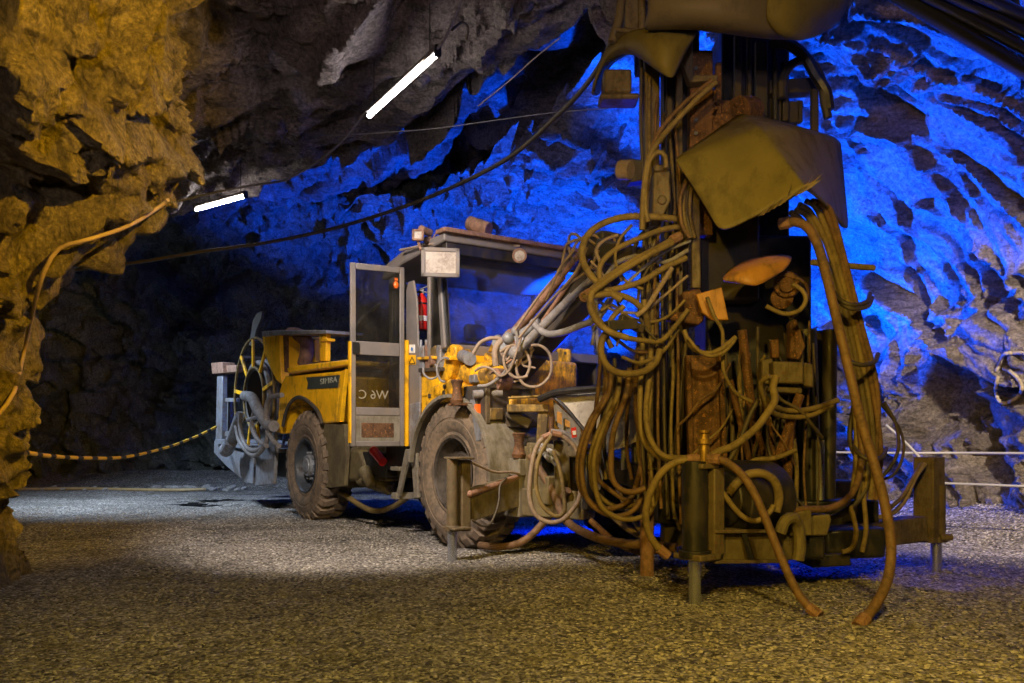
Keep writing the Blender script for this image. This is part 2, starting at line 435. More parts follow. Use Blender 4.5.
M['glass'] = glass_mat('cab_glass', (.86, .92, .97), .07)
M['glass_door'] = glass_mat('door_glass', (.45, .47, .47), .04)

# ---------------------------------------------------------------- the rig's own frame: x forward, y to its far side, z up
OX, OY = -.527, 7.48
ANG = math.atan2(-.82, .573)
UX, UY = math.cos(ANG), math.sin(ANG); VX, VY = -UY, UX
RIG = empty('drill_rig', (OX, OY, 0), ANG)
tag(RIG, 'yellow wheeled mining drill rig with open cab and tall mast, parked on gravel', 'drill rig')
def loc(p):
    x, y = p[0] - OX, p[1] - OY
    return Vector((x * UX + y * UY, x * VX + y * VY, p[2]))
def wld(u, v, z): return Vector((OX + u * UX + v * VX, OY + u * UY + v * VY, z))
def D(px, py, d): return loc(W(px, py, d))
def V(px, py, v):
    k = (px - CX) / F; return D(px, py, (v + OX * VX + OY * VY) / (k * VX + VY))
def U(px, py, u):
    k = (px - CX) / F; return D(px, py, (u + OX * UX + OY * UY) / (k * UX + UY))
def side(mb, px, v, th): return mb.prism([V(a, b, v) for a, b in px], (0, th, 0))
def front(mb, px, u, th): return mb.prism([U(a, b, u) for a, b in px], (-th, 0, 0))
def face(mb, px, d, th):
    """panel turned towards the viewer's side, thickness going back"""
    return mb.prism([D(*p) if len(p) == 3 else D(*p, d) for p in px], loc(Vector((OX, OY + th, 0))))
def text(s, name, origin, xdir, ydir, h, mat, parent, depth=.004, mirror=False):
    cu = bpy.data.curves.new(name, 'FONT'); cu.body = s; cu.size = 1; cu.extrude = depth / h; cu.space_character = 1.15 if s == 'SIMBA' else 1.0
    to = bpy.data.objects.new(name, cu); COL.objects.link(to)
    dg = bpy.context.evaluated_depsgraph_get(); me = bpy.data.meshes.new_from_object(to.evaluated_get(dg))
    bpy.data.objects.remove(to); bpy.data.curves.remove(cu)
    x = Vector(xdir).normalized(); y = Vector(ydir).normalized(); z = x.cross(y)
    for v in me.vertices:
        v.co = Vector(origin) + (x * v.co.x * (1.7 if s == 'SIMBA' else 1) + y * v.co.y) * h + z * v.co.z * h
    me.materials.clear(); me.materials.append(M[mat])
    o = bpy.data.objects.new(name, me); COL.objects.link(o); o.parent = parent; return o

# ---- chassis
m = MB()
m.box2((-6.2, .45, .42), (-1.9, 1.65, .80)); m.box2((-1.9, .75, .45), (-1.2, 1.35, .75)); m.box2((-1.3, .42, .38), (1.3, 1.7, .82))
m.box2((1.2, .75, .36), (2.5, 1.3, .56)); m.box2((-2.2, .6, .30), (-1.7, 1.5, .95))
m.box2((-.12, .3, .50), (.12, 1.8, .75)); m.box2((-3.43, .3, .50), (-3.19, 1.8, .75))
m.box2((-2.85, .15, .55), (-1.5, .5, .80)); m.box2((-1.5, .15, .62), (-.85, .6, .95))
m.build('chassis', 'black', RIG, bevel=.015)
m = MB()
for (a, b, c, dd, e, f) in ((-2.62, -2.45, .2, .5, .4, 1.0), (-2.3, -2.0, .22, .5, .55, .9), (-1.9, -1.6, .2, .45, .5, .85), (-1.45, -1.2, .25, .5, .55, .85)):
    m.box2((a, c, e), (b, dd, f))
m.cyl((-2.2, .2, .5), (-1.6, .25, .42), .06); m.cyl((-1.9, .1, .62), (-1.75, .12, .45), .07, .05)
m.build('valve_block', 'olive', RIG, bevel=.012)
# grey mudguard panels behind and before the rear wheel
m = MB(); side(m, [(318, 424), (344, 424), (346, 455), (344, 486), (330, 488), (318, 486)], .05, .05); m.build('mudguard', 'olive', RIG, bevel=.008)
m = MB(); side(m, [(344, 448), (359, 450), (364, 466), (356, 480), (344, 482)], .12, .5); m.build('fuel_tank', 'olive', RIG, bevel=.03)
m = MB(); side(m, [(364, 452), (386, 452), (384, 464), (372, 470), (364, 462)], .16, .12); m.build('bracket', 'olive2', RIG, bevel=.01)
m = MB(); m.cyl(V(374, 451, .1), V(383, 462, .1), .045); m.ball(V(374, 451, .1), .05); m.build('pressure_bottle', 'red', RIG)

# ---- wheels
def wheel(u, v0, s, rimmat, hubmat, seed):
    """v0 the outer face, s=+1 inward is +v"""
    R0 = .605; ax = (0, s, 0); o = (u, v0, .628)
    m = MB()
    prof = [(.075, .295), (.035, .31), (.022, .335), (.028, .36), (.008, .39), (.0, .44), (.0, .455), (.006, .46), (.006, .475), (0, .48), (.004, .52), (.02, .565), (.045, .592), (.08, R0), (.20, R0 + .008), (.32, R0), (.355, .592), (.38, .565), (.396, .52), (.40, .45), (.39, .38), (.37, .31), (.32, .295)]
    m.lathe(prof, o, ax, 72)
    n = 26
    for k in range(n):
        for sd in (0, 1):
            a = 2 * PI * (k + .5 * sd) / n
            # a chevron lug: outer block down over the shoulder, then a slanting bar to the middle
            segs = [(.012, .545, 0), (.05, .60, .0), (.12, .618, .03), (.21, .622, .10)]
            if sd: segs = [(.40 - t, r, da) for t, r, da in segs]
            wdt = .045; quads = []
            for (t, r, da) in segs:
                aa = a + da; rad = Vector((math.cos(aa), 0, math.sin(aa))); tan = Vector((-math.sin(aa), 0, math.cos(aa)))
                c = Vector(o) + Vector((0, s * t, 0))
                top = r + .034
                quads.append([c + rad * (r - .02) - tan * wdt, c + rad * top - tan * (wdt * .85), c + rad * top + tan * (wdt * .85), c + rad * (r - .02) + tan * wdt])
            vs = [[m.bm.verts.new(q) for q in qq] for qq in quads]
            for i in range(3):
                for j in range(4): m.bm.faces.new((vs[i][j], vs[i + 1][j], vs[i + 1][(j + 1) % 4], vs[i][(j + 1) % 4]))
            m.bm.faces.new(vs[0]); m.bm.faces.new(list(reversed(vs[-1])))
    ty = m.build('tyre', 'tyre', RIG, smooth=28)
    m = MB(); m.lathe([(.03, .312), (.02, .318), (.015, .305), (.03, .29), (.10, .275), (.135, .25), (.14, .20), (.13, .185), (.10, .17), (.10, 0.001)], o, ax, 56)
    for k in range(8):
        a = 2 * PI * k / 8 + .2; m.cyl(Vector(o) + Vector((math.cos(a) * .225, s * .142, math.sin(a) * .225)), Vector(o) + Vector((math.cos(a) * .225, s * .128, math.sin(a) * .225)), .018, n=12)
    m.build('rim', rimmat, ty)
    m = MB(); m.lathe([(.10, .135), (.06, .13), (.045, .118), (.045, .085), (.03, .08), (.026, .001)], o, ax, 40); m.build('wheel_hub', hubmat, ty)
    for k in range(10):
        m = MB(); a = 2 * PI * k / 10; c = Vector(o) + Vector((math.cos(a) * .155, s * .10, math.sin(a) * .155)); m.cyl(c, c - Vector((0, s * .035, 0)), .014, n=6)
        m.build('wheel_nut', hubmat, ty, smooth=20)
wheel(0, 0, 1, 'rimy', 'rimy', 1); wheel(-3.31, 0, 1, 'rim', 'hubcap', 2)
wheel(0, 2.1, -1, 'rimy', 'rimy', 3); wheel(-3.31, 2.1, -1, 'rim', 'hubcap', 4)

# ---- rear engine body
arch = [(322, 424), (318, 412), (309, 402), (299, 397), (291, 402), (286, 412), (283, 426), (281, 434)]
m = MB(); side(m, [(279, 392), (282, 382), (285, 376), (341, 371), (343, 377), (339, 392), (336, 422)] + arch + [(272, 431), (271, 428), (278, 418)], .03, 2.0)
hoodo = m.build('engine_cover', 'yellow', RIG, bevel=.02, smooth=35)
m = MB(); side(m, [(341, 371), (345.5, 369), (343, 388), (340, 422), (336, 422), (339.5, 392)], 0.015, .05); m.build('corner_post', 'yellow', RIG, bevel=.006)
m = MB(); m.sweep(spline([V(px, py, -.005) for px, py in arch[:-1]], .05), .022, 8); m.build('arch_trim', 'dark', hoodo)
m = MB(); side(m, [(306, 377.5), (339, 375), (337.5, 387.5), (307, 389), (308, 383)], .02, .014); npl = m.build('name_plate', 'plate', hoodo)
p = V(320, 384.5, .017); text('SIMBA', 'lettering', p, (1, 0, 0), (0, 0, 1), .09, 'letter', npl)
m = MB(); side(m, [(286.5, 368), (290, 366), (345, 359.5), (348, 361), (347.5, 365), (288, 374)], -.02, 2.1); m.build('engine_lid', 'yellow', RIG, bevel=.02)
m = MB(); side(m, [(289, 374), (345, 366), (345, 372), (289, 377)], .1, 1.8); m.build('engine_bay', 'black', RIG)
m = MB(); side(m, [(262, 335), (279, 332), (281, 384), (276, 380), (270, 368), (264, 352)], .05, .55); m.build('reel_guard', 'yellow', RIG, bevel=.012)
m = MB(); side(m, [(261.5, 331.5), (279, 330), (326, 330), (326, 333.5), (279, 334.5), (262, 336.5)], .0, .45); m.build('rear_canopy', 'silver', RIG, bevel=.01)
m = MB(); side(m, [(319, 334), (326, 333), (325.5, 361), (319.5, 361)], .05, .06); side(m, [(320, 339), (327, 338), (327, 341), (320, 342)], .03, .1)
m.build('canopy_post', 'yellow', RIG, bevel=.008)
m = MB(); side(m, [(311.5, 339), (315, 339), (315, 362), (311.5, 362)], .4, .06); m.build('canopy_post', 'yellow', RIG, bevel=.008)
m = MB(); side(m, [(283, 334), (285, 334), (285, 372), (283, 372)], .1, .05); m.build('canopy_post', 'rust', RIG)
m = MB(); m.sweep(spline([V(291, 334, .3), V(299, 335, .3), (V(306, 341, .3)), V(307, 352, .3), V(304, 364, .3)], .04), .085, 20); m.build('exhaust_pipe', 'rust_lt', RIG)
m = MB(); m.sweep(spline([V(281, 346, .6), V(290, 350, .6), V(298, 360, .6), V(300, 374, .6)], .05), .15, 20); m.build('air_duct', 'silver', RIG)
m = MB()
side(m, [(281, 362), (288, 362), (288, 378), (281, 378)], .3, .5); m.build('silencer', 'silver', RIG, bevel=.02)

# ---- cable reel and rear frame
rc = V(253.5, 397, .12); rr = .66
reel = empty('cable_reel', rc, 0, RIG)
def rv(a, r, y): return Vector((math.cos(a) * r, y, math.sin(a) * r))
def ring(mb, y, R, r): mb.sweep([rv(2 * PI * k / 56, R, y) for k in range(57)], r, 8, cap=False)
m = MB(); ring(m, 0, .80, .018); ring(m, .5, .80, .018); ring(m, 0, .40, .018); m.build('reel_rim', 'yellow_oil', reel)
m = MB(); m.lathe([(0.02, .36), (.0, .40), (.5, .40), (.5, .001)], (0, 0, 0), (0, 1, 0), 40); m.build('reel_drum', 'dark', reel)
for k in range(9):
    a = 2 * PI * k / 9 + .2; m = MB()
    m.bar(rv(a, .40, 0), rv(a, .79, 0), .05, .03, up=(0, 1, 0)); m.build('spoke', 'yellow', reel, bevel=.005)
for k in range(9):
    a = 2 * PI * k / 9 + .2; m = MB(); m.bar(rv(a, .40, .5), rv(a, .79, .5), .04, .03, up=(0, 1, 0)); m.bar(rv(a, .79, 0), rv(a, .79, .5), .03, .03); m.build('spoke', 'silver', reel)
m = MB()
for j in range(5):
    ring(m, .06 + j * .09, .47 + .02 * (j % 2), .04)
m.build('wound_cable', 'hose_gry', reel)
m = MB(); m.sweep(spline([V(245, 396, .0), V(252, 398, -.05), V(258, 410, -.1), V(268, 425, -.1), V(274, 426, -.1)], .05), .07, 16)
m.build('reel_arm', 'hose_gry', RIG)
m = MB(); m.cyl(V(240, 415, -.1), V(228, 447, -.1), .065); m.cyl(V(231, 441, -.1), V(227, 450, -.1), .09); m.ball(V(226, 450, -.1), .10); m.build('reel_cylinder', 'silver', RIG)
hl = [((241, 412), (240, 425), (243, 440), (250, 450), (262, 448), (268, 435), (262, 418), (248, 420)),
      ((282, 395), (270, 398), (266, 410), (267, 428), (273, 441), (279, 446)),
      ((236, 425), (240, 442), (252, 455), (262, 450), (270, 430)), ((256, 405), (252, 425), (258, 440), (267, 446))]
for q in hl:
    m = MB(); m.sweep(spline([V(a, b, -.12) for a, b in q], .04), .03, 10); m.build('reel_hose', 'hose_gry', RIG)
m = MB()
side(m, [(217, 376), (222.5, 376), (221.5, 442), (215.5, 442)], .3, .08); side(m, [(222, 398), (236, 398), (236, 402), (222, 402)], .35, .06)
side(m, [(222, 432), (238, 430), (238, 434), (222, 437)], .35, .06); side(m, [(224, 402), (230, 402), (230, 432), (224, 432)], .5, .05)
m.build('rear_frame', 'silver', RIG, bevel=.008)
m = MB(); side(m, [(221, 365.5), (236, 365), (236, 372), (222, 373)], .3, .12); side(m, [(211, 363), (222, 362), (223, 373), (212, 374)], .24, .2); m.build('rear_crossbar', 'rust_lt', RIG, bevel=.01)
m = MB(); side(m, [(214, 441), (228, 447), (254, 455), (253, 484), (246, 483), (226, 466), (214, 453)], .10, .06); m.build('rear_plate', 'silver', RIG, bevel=.01)
m = MB(); side(m, [(259, 440), (274, 432), (275, 452), (273, 484), (255, 486), (256, 460)], .0, .05); m.build('rear_plate', 'silver', RIG, bevel=.01)
m = MB(); side(m, [(215, 439), (262, 449), (262, 453), (215, 443)], .05, .9); m.build('rear_deck', 'silver', RIG)
m = MB(); side(m, [(249, 345), (253, 320), (257, 313), (262, 311), (261, 318), (256, 330), (253, 346)], .6, .04); m.build('reel_flap', 'dark', RIG)

# ---- cab
C0, C1 = -1.30, -.28
cab = MB()
side(cab, [(405.5, 291), (408, 282), (413, 280), (416.5, 300), (418, 345), (420, 348), (420, 445), (406.5, 447)], .10, .025)       # rear pillar behind the door
side(cab, [(426.8, 276), (429.2, 276), (429.2, 357), (426.8, 357)], .08, .03)                  # thin pillar
cabo = cab.build('cab_frame', 'grey', RIG, bevel=.01)
def cabbar(pts, wd=.07, mat='grey', name='cab_pillar'):
    m = MB()
    for a, b in zip(pts, pts[1:]): m.bar(a, b, wd, wd)
    return m.build(name, mat, RIG, bevel=.01)
zt = 2.62; zb = 1.72
cabbar([(C1 - .12, .14, zt), (C1 + .02, .12, zb)], .075); cabbar([(C1 - .12, 1.86, zt + .03), (C1 + .02, 1.9, zb)], .075)
cabbar([(C0, 1.86, zt), (C0, 1.9, .9)], .08); cabbar([(C0, .14, zt), (C0, .14, .9)], .08)
cabbar([(C1, .14, zb), (C1, 1.9, zb)], .09, name='window_sill'); cabbar([(C0, .14, zb), (C0, 1.9, zb)], .07, name='window_sill')
m = MB()
m.box2((C0 + .05, .12, .86), (C1, .16, .92)); m.box2((C0, .14, .84), (C1, 1.9, .9)); m.box2((C0, 1.86, .9), (C1, 1.9, zb)); m.box2((C0 - .02, .14, .9), (C0 + .02, 1.9, 1.45))
m.build('cab_floor', 'dark', RIG)
# roof: a shallow box with a sloping near edge
m = MB()
rf = [(C0 - .1, .1, 2.56), (C0 + .05, .05, 2.66), (C1 - .15, .05, 2.72), (C1 + .1, .05, 2.70)]
m.prism([Vector(p) for p in [(C0 - .12, .06, 2.50), (C0 - .05, .06, 2.63), (C0 + .3, .06, 2.70), (C1 + .08, .06, 2.73), (C1 + .08, .06, 2.66), (C0 + .3, .06, 2.585), (C0 + .02, .06, 2.50)]], (0, 1.95, 0))
m.build('cab_roof', 'grey', RIG, bevel=.015)
m = MB(); m.box2((C1 - .02, .03, 2.725), (C1 + .14, 2.2, 2.765)); m.build('roof_edge', 'rust_lt', RIG, bevel=.008)
m = MB(); m.box2((C1 - .03, .1, 2.56), (C1 + .05, 2.15, 2.67)); m.build('roof_visor', 'black', RIG, bevel=.008)
def pane(pts, mat, name, par, th=.006):
    m = MB(); P = [Vector(p) for p in pts]; n = (P[1] - P[0]).cross(P[2] - P[0]).normalized()
    m.prism(P, n * th); return m.build(name, mat, par, smooth=0)
pane([(C1 + .02, .17, zb + .04), (C1 + .02, 1.86, zb + .04), (C1 - .11, 1.84, 2.56), (C1 - .11, .17, 2.56)], 'glass', 'windscreen', RIG)
pane([(C0, .17, zb + .04), (C0, 1.86, zb + .04), (C0, 1.84, 2.56), (C0, .17, 2.56)], 'glass', 'rear_window', RIG)
pane([V(429.3, 276, .10), V(446, 276, .10), V(450, 352, .10), V(429.3, 352, .10)], 'glass', 'side_window', RIG)
# seat, console inside
m = MB(); m.box2((-1.15, .75, 1.1), (-.65, 1.2, 1.28)); m.box2((-1.2, .75, 1.25), (-1.08, 1.2, 1.9)); m.cyl((-.9, .97, .9), (-.9, .97, 1.1), .07); m.box2((-1.18, .85, 1.92), (-1.1, 1.1, 2.1))
m.build('driver_seat', 'seat', RIG, bevel=.04)
m = MB(); m.box2((C1 - .35, .4, 1.3), (C1 - .06, 1.7, 1.66)); m.build('dashboard', 'blackp', RIG, bevel=.04)
# yellow strip and stickers on the pillar, silver foot
m = MB(); side(m, [(403.4, 340), (405.8, 340), (405.8, 446), (403.4, 446)], .06, .03); m.build('edge_strip', 'yellow', cabo)
m = MB(); side(m, [(408.5, 355), (415.5, 355), (415.5, 364.5), (408.5, 364.5)], .095, .004); side(m, [(409.5, 357), (414.5, 357), (414.5, 359), (409.5, 359)], .092, .004); m.build('warning_sticker', 'yellow', cabo, label='yellow warning sticker')
m = MB(); side(m, [(409.2, 344.5), (414.7, 344.5), (414.7, 353), (409.2, 353)], .095, .004); m.build('notice_sticker', 'white', cabo, label='white and blue sticker')
m = MB(); m.lathe([(0, .018), (.004, .018), (.004, .001)], V(412, 349, .09), (0, -1, 0), 20); m.build('notice_sticker', 'blue_lbl', cabo)
m = MB(); P = [V(408.2, 366, .094), V(415.8, 366, .094), V(415.8, 364.6, .094), V(412, 356, .094), V(408.2, 364.6, .094)]
m = MB()
a, b, c = V(409, 363.5, .092), V(415, 363.5, .092), V(412, 357, .092)
for q, r in ((a, b), (b, c), (c, a)): m.cyl(q, r, .004, n=6)
m.build('warning_triangle', 'blackp', cabo)
m = MB(); side(m, [(409, 404), (419.5, 402), (419.5, 444), (409, 446)], .088, .02); m.build('step_panel', 'silver', cabo, bevel=.006)
# open door: hinged at the pillar and swung out
dr = MB()
P0 = Vector((-1.02, .10, 0)); dd = (D(350, 355, 8.03) - D(404, 355, 8.28)); dd.z = 0
P0 = D(404, 355, 8.28); P0.z = 0; DW = dd.length; dx = dd.normalized(); dn = dx.cross(Vector((0, 0, 1)))
ZT = CH + (443 - 266) / F * 8.2; ZB = CH - 3.5 / F * 8.2; DH = ZT - ZB
def dp(s, t, o=0): return P0 + dx * (s * DW) + Vector((0, 0, ZB + t * DH)) + dn * o
def dbar(mb, s0, t0, s1, t1, th=.035, o=0):
    q = [dp(s0, t0, o - th / 2), dp(s1, t0, o - th / 2), dp(s1, t1, o - th / 2), dp(s0, t1, o - th / 2)]; mb.prism(q, dn * th)
door = MB()
for a in ((.0, .0, .09, 1), (.90, 0, 1, 1), (.09, .965, .90, 1), (.09, .0, .90, .03), (.09, .50, .90, .575), (.09, .17, .90, .215)): dbar(door, *a)
dro = door.build('cab_door', 'grey', RIG, bevel=.008)
m = MB(); dbar(m, .09, .03, .90, .17, .02); m.build('kick_panel', 'fender', dro)
m = MB(); dbar(m, .2, .05, .8, .13, .03, ); m.build('door_pocket', 'rust', dro, bevel=.006)
m = MB(); dbar(m, .09, .575, .90, .965, .006); m.build('upper_pane', 'glass_door', dro, smooth=0)
m = MB(); dbar(m, .09, .215, .90, .50, .006); m.build('lower_pane', 'glass_door', dro, smooth=0)
m = MB(); dbar(m, .99, .02, 1.02, .57, .05); m.build('edge_strip', 'yellow', dro)
m = MB(); dbar(m, .86, .505, .97, .565, .09); m.cyl(dp(.92, .53, .04), dp(.92, .55, .10), .03); m.cyl(dp(.55, .54, .03), dp(.12, .535, .03), .012); m.build('door_latch', 'blackp', dro)
m = MB(); m.cyl(dp(.18, .93, .02), dp(.12, .93, .02), .025); m.ball(dp(.15, .90, .02), .035, 2, (1, 1, 1.3)); m.build('door_lamp', 'orange', dro, label='orange reflector lamp')
sgn = 1
zt_ = dp(.86, .245, .0)
# the number is painted on the outside of the pane, so it reads backwards from this side
text('W6 C', 'lettering', dp(.30, .262, -.006), dx, (0, 0, 1), .115, 'letter_dk', dro, .002)
# grab rail behind the door, seen through the panes
m = MB(); m.sweep(spline([V(352, 332, .02), V(362, 318, .02), V(380, 304, .02)], .05), .015, 8); m.build('grab_rail', 'silver', RIG)

# ---- lamps on the roof
def lampbox(name, c, sx, sz, dep, tgt, mat='grey', lens='lens', lab=None):
    c = Vector(c); n = (Vector(tgt) - c); n.z = n.z * .4; n.normalize(); x = Vector((0, 0, 1)).cross(n).normalized(); y = n.cross(x)
    m = MB(); R = Matrix((x, y, n)).transposed()
    m.box(c - n * dep / 2, (sx * .9, sz * .9, dep), R)
    t = .02 if sx < .2 else .035
    for (ox, oy, w_, h_) in ((0, sz / 2 - t / 2, sx, t), (0, -sz / 2 + t / 2, sx, t), (sx / 2 - t / 2, 0, t, sz), (-sx / 2 + t / 2, 0, t, sz)):
        m.box(c + x * ox + y * oy, (w_, h_, .03), R)
    o = m.build(name, mat, RIG, bevel=.006, label=lab)
    m = MB(); m.box(c + n * .003, (sx - 2 * t, sz - 2 * t, .006), R); m.build('lamp_glass', lens, o)
    return o
eye = loc(CAMP)
lampbox('flood_lamp', D(440.5, 262.5, 7.55), .33, .25, .10, eye + Vector((0, .6, 1.0)), 'grey', 'lens', 'large square floodlight')
lampbox('work_lamp', D(418, 235, 7.75), .105, .10, .07, eye, 'rust_lt', 'lens')
lampbox('work_lamp', D(428, 240, 7.9), .06, .06, .06, eye + Vector((3, 1, 0)), 'rust_lt', 'lens')
m = MB(); m.cyl(D(418, 241, 7.8), D(421, 250, 7.75), .014); m.cyl(D(421, 229, 7.8), D(430, 233, 7.9), .035); m.cyl(D(430, 233, 7.9), D(430, 245, 7.9), .012); m.sweep([D(428, 243, 7.9), D(433, 238, 7.9), D(437, 231, 7.9)], .006, 6)
m.build('lamp_bracket', 'rust_lt', RIG)
m = MB(); m.cyl(D(469, 223, 8.0), D(489, 229.5, 7.9), .065, n=28); m.cyl(D(478, 228, 7.95), D(476.5, 243, 7.95), .022); m.build('beacon', 'rust_lt', RIG, bevel=.006)
c = D(519.5, 255.5, 8.05); n = (eye - c).normalized()
m = MB(); m.lathe([(-.09, .04), (-.08, .06), (0, .068), (.012, .066), (.012, .05), (.0, .048)], c, n, 28); rl = m.build('round_lamp', 'rust_lt', RIG); m = MB(); m.lathe([(.002, .05), (.006, .001)], c, n, 24); m.build('lamp_glass', 'lens', rl)
m = MB(); m.sweep(spline([D(400, 250, 8.2), D(440, 243, 7.8), D(465, 243, 7.9), D(505, 245, 8.1), D(520, 246, 8.1)], .05), .012, 8); m.build('roof_cable', 'hose_tan', RIG)

# ---- steps below the cab
m = MB()
side(m, [(405, 449), (410, 449), (399, 497), (396, 494)], .02, .03); side(m, [(410, 449), (416, 449), (418, 498), (414, 498)], .02, .03)
m.box2(V(399, 467, .0) , V(416, 470, .28)); m.box2(V(396, 493, .0), V(417, 498, .28)); 
m.build('cab_steps', 'fender', RIG, bevel=.006)

# ---- front body
m = MB()
m.box2((C1 - .02, .12, .92), (C1 + .04, 1.52, zb - .03)); m.box2((-.92, .12, .95), (C1, .16, 1.34))
m.box2((-.76, .12, 1.3), (C1 - .1, .16, 1.60))
m.build('front_panel', 'yellow', RIG, bevel=.01)
m = MB(); side(m, [(417, 357), (434, 356), (434, 359), (417, 360)], .05, .12); side(m, [(443, 356), (450, 356), (450, 360), (443, 360)], .05, .1); m.build('valve_bracket', 'yellow', RIG, bevel=.006)
for i, (a, b) in enumerate(((419, 423), (424.5, 428), (430, 435), (436, 440))):
    m = MB(); side(m, [(a, 345 - i % 2 * 3 + 3), (b, 345), (b, 371), (a, 371)], .08, .08); q = m.build('valve', ('silver', 'rust_lt', 'yellow_oil', 'silver')[i], RIG, bevel=.01)
    m = MB(); m.cyl(V((a + b) / 2, 348, .12), V((a + b) / 2, 340, .12), .014, n=10); m.build('valve_cap', 'silver', q)
m = MB(); side(m, [(418, 368), (441, 367), (441, 371), (418, 372)], .06, .12); m.build('valve_bracket', 'dark', RIG, bevel=.006)
m = MB(); m.cyl(V(429, 361, .05), V(446, 361, .2), .05, n=24); m.build('cylinder', 'rust_lt', RIG, bevel=.006)
# inner housing under and behind the castings
m = MB(); m.box2((-.25, .25, .85), (.55, 1.25, 1.28)); m.box2((-.25, .45, 1.2), (.25, 1.2, 1.62)); m.build('front_housing', 'yellow_dirty', RIG, bevel=.03)
def cast(px, v, th, mat='yellow_dirty', bev=.02, name='casting'):
    m = MB(); side(m, px, v, th); return m.build(name, mat, RIG, bevel=bev)
c1 = cast([(447, 346), (451, 344), (455, 346), (455, 352), (453, 361), (450, 375), (447, 381), (440, 382), (442, 370), (444, 358)], .1, .10)
c2 = cast([(456, 349), (459, 348), (461, 352), (463, 366), (468, 380), (470, 391), (462, 394), (453, 394), (452, 380), (455, 362)], .18, .12)
c3 = cast([(448, 379), (443, 382), (432, 386), (427, 392), (424, 401), (425, 407), (431, 409), (436, 404), (446, 401), (470, 396), (470, 390), (455, 380)], .02, .14, bev=.03)
m = MB()
for (px, py) in ((430, 396), (444.5, 392.5), (445, 386.5)): m.lathe([(0, .02), (.012, .02), (.012, .001)], V(px, py, .02), (0, -1, 0), 14)
m.lathe([(0, .035), (.03, .035), (.03, .001)], V(457.5, 353, .18), (0, -1, 0), 18); m.build('pin', 'dark', c3)
m = MB(); m.cyl(V(457, 372, .3), V(459, 350, .3), .05); m.build('pivot_lever', 'yellow_dirty', RIG, bevel=.01)
m = MB(); m.lathe([(0, .09), (.04, .10), (.30, .11), (.42, .085), (.46, .05), (.47, .001)], D(467, 374, 7.5), D(497, 376, 7.25) - D(467, 374, 7.5), 28); m.lathe([(0, .001), (0, .09)], D(467, 374, 7.5), D(497, 376, 7.25) - D(467, 374, 7.5), 28)
sm = m.build('swing_motor', 'yellow_dirty', RIG)
m = MB(); m.box(D(476, 379, 7.3), (.09, .09, .07)); m.build('motor_port', 'silver', sm, bevel=.01)
m = MB(); m.cyl(D(463, 356, 7.6), D(470, 359, 7.3), .055); m.ball(D(468, 359, 7.35), .05); m.build('cylinder_end', 'silver', RIG)
for q, v, th in (([(474, 364), (478, 354), (483, 351), (488, 358), (496, 362), (499, 370), (490, 372)], .5, .2), ([(500, 346), (512, 346), (514, 372), (503, 380), (496, 372)], .75, .15), ([(520, 352), (532, 350), (540, 372), (546, 392), (520, 395)], 1.0, .15), ([(545, 347), (568, 349), (569, 391), (546, 391)], 1.35, .05), ([(486, 384), (515, 386), (520, 397), (486, 399)], .6, .2)):
    cast(q, v, th, bev=.02)
for k in range(6):
    m = MB(); m.cyl(V(548 + (k % 2) * 17, 353 + (k // 2) * 15, 1.35), V(548 + (k % 2) * 17, 353 + (k // 2) * 15, 1.33), .014, n=8)
    m.build('plate_bolt', 'dark', RIG)
m = MB(); m.lathe([(0, .03), (-.02, .09), (.1, .095), (.12, .06)], D(505, 380, 7.2), (0, -1, 0), 24); m.build('bearing_ring', 'rust_lt', RIG)
m = MB(); side(m, [(487, 352), (492, 341), (497, 339), (500, 344), (506, 348), (505, 351), (497, 351)], .5, .12); m.build('boom_lug', 'yellow_dirty', RIG, bevel=.01)
m = MB(); m.cyl(V(497, 343, .46), V(497, 343, .6), .045); m.ball(V(498, 340, .5), .05); m.build('boom_joint', 'silver', RIG)

# fender over the front wheel
def arcstrip(u0, z0, R, a0, a1, v0, v1, th, n=28):
    m = MB(); pr = []
    for k in range(n + 1):
        a = math.radians(a0 + (a1 - a0) * k / n); pr.append((u0 + math.cos(a) * R, z0 + math.sin(a) * R))
    for k in range(n, -1, -1):
        a = math.radians(a0 + (a1 - a0) * k / n); pr.append((u0 + math.cos(a) * (R + th), z0 + math.sin(a) * (R + th)))
    m.prism([(x, v0, z) for x, z in pr], (0, v1 - v0, 0)); return m
fo = arcstrip(0, .625, .655, -22, 62, -.02, .52, .02).build('fender', 'fender', RIG)
arcstrip(0, .625, .652, -24, 172, -.04, .0, .028).build('fender_lip', 'fender', fo)
arcstrip(0, .625, .656, 60, 174, -.02, .45, .02).build('fender', 'dark', RIG)
m = MB(); m.box2((.18, .02, 1.06), (.52, .50, 1.36)); lb = m.build('lamp_housing', 'dark', RIG, bevel=.01)
m = MB(); q = U(496, 414, .53); m.box(q, (.03, .13, .10)); m.build('headlamp', 'yellow_oil', lb, bevel=.01)
m = MB(); m.box2((.50, .02, 1.05), (.54, .05, 1.36)); m.box2((.50, .47, 1.05), (.54, .5, 1.36)); m.box2((.5, .02, 1.335), (.54, .5, 1.365)); m.build('housing_rim', 'olive2', lb)
m = MB(); side(m, [(474.5, 404), (477.5, 404), (477.5, 414), (474.5, 414)], -.01, .03); m.build('side_reflector', 'orange', lb, label='orange reflector')
m = MB(); side(m, [(470, 400), (475, 399), (480, 440), (476, 441)], .0, .03); m.build('stay', 'silver', RIG)
m = MB(); m.cyl(D(473, 394.5, 7.1), D(502, 392.5, 7.15), .035, n=18); m.build('cross_tube', 'hose_gry', RIG)
m = MB()
pr = [(0, .05), (.03, .06), (.05, .045), (.12, .035), (.17, .045), (.19, .055), (.2, .045), (.2, .001)]
m.lathe(pr, D(457, 404, 7.25), (0, 0, 1), 20); m.build('relief_valve', 'rust', RIG)
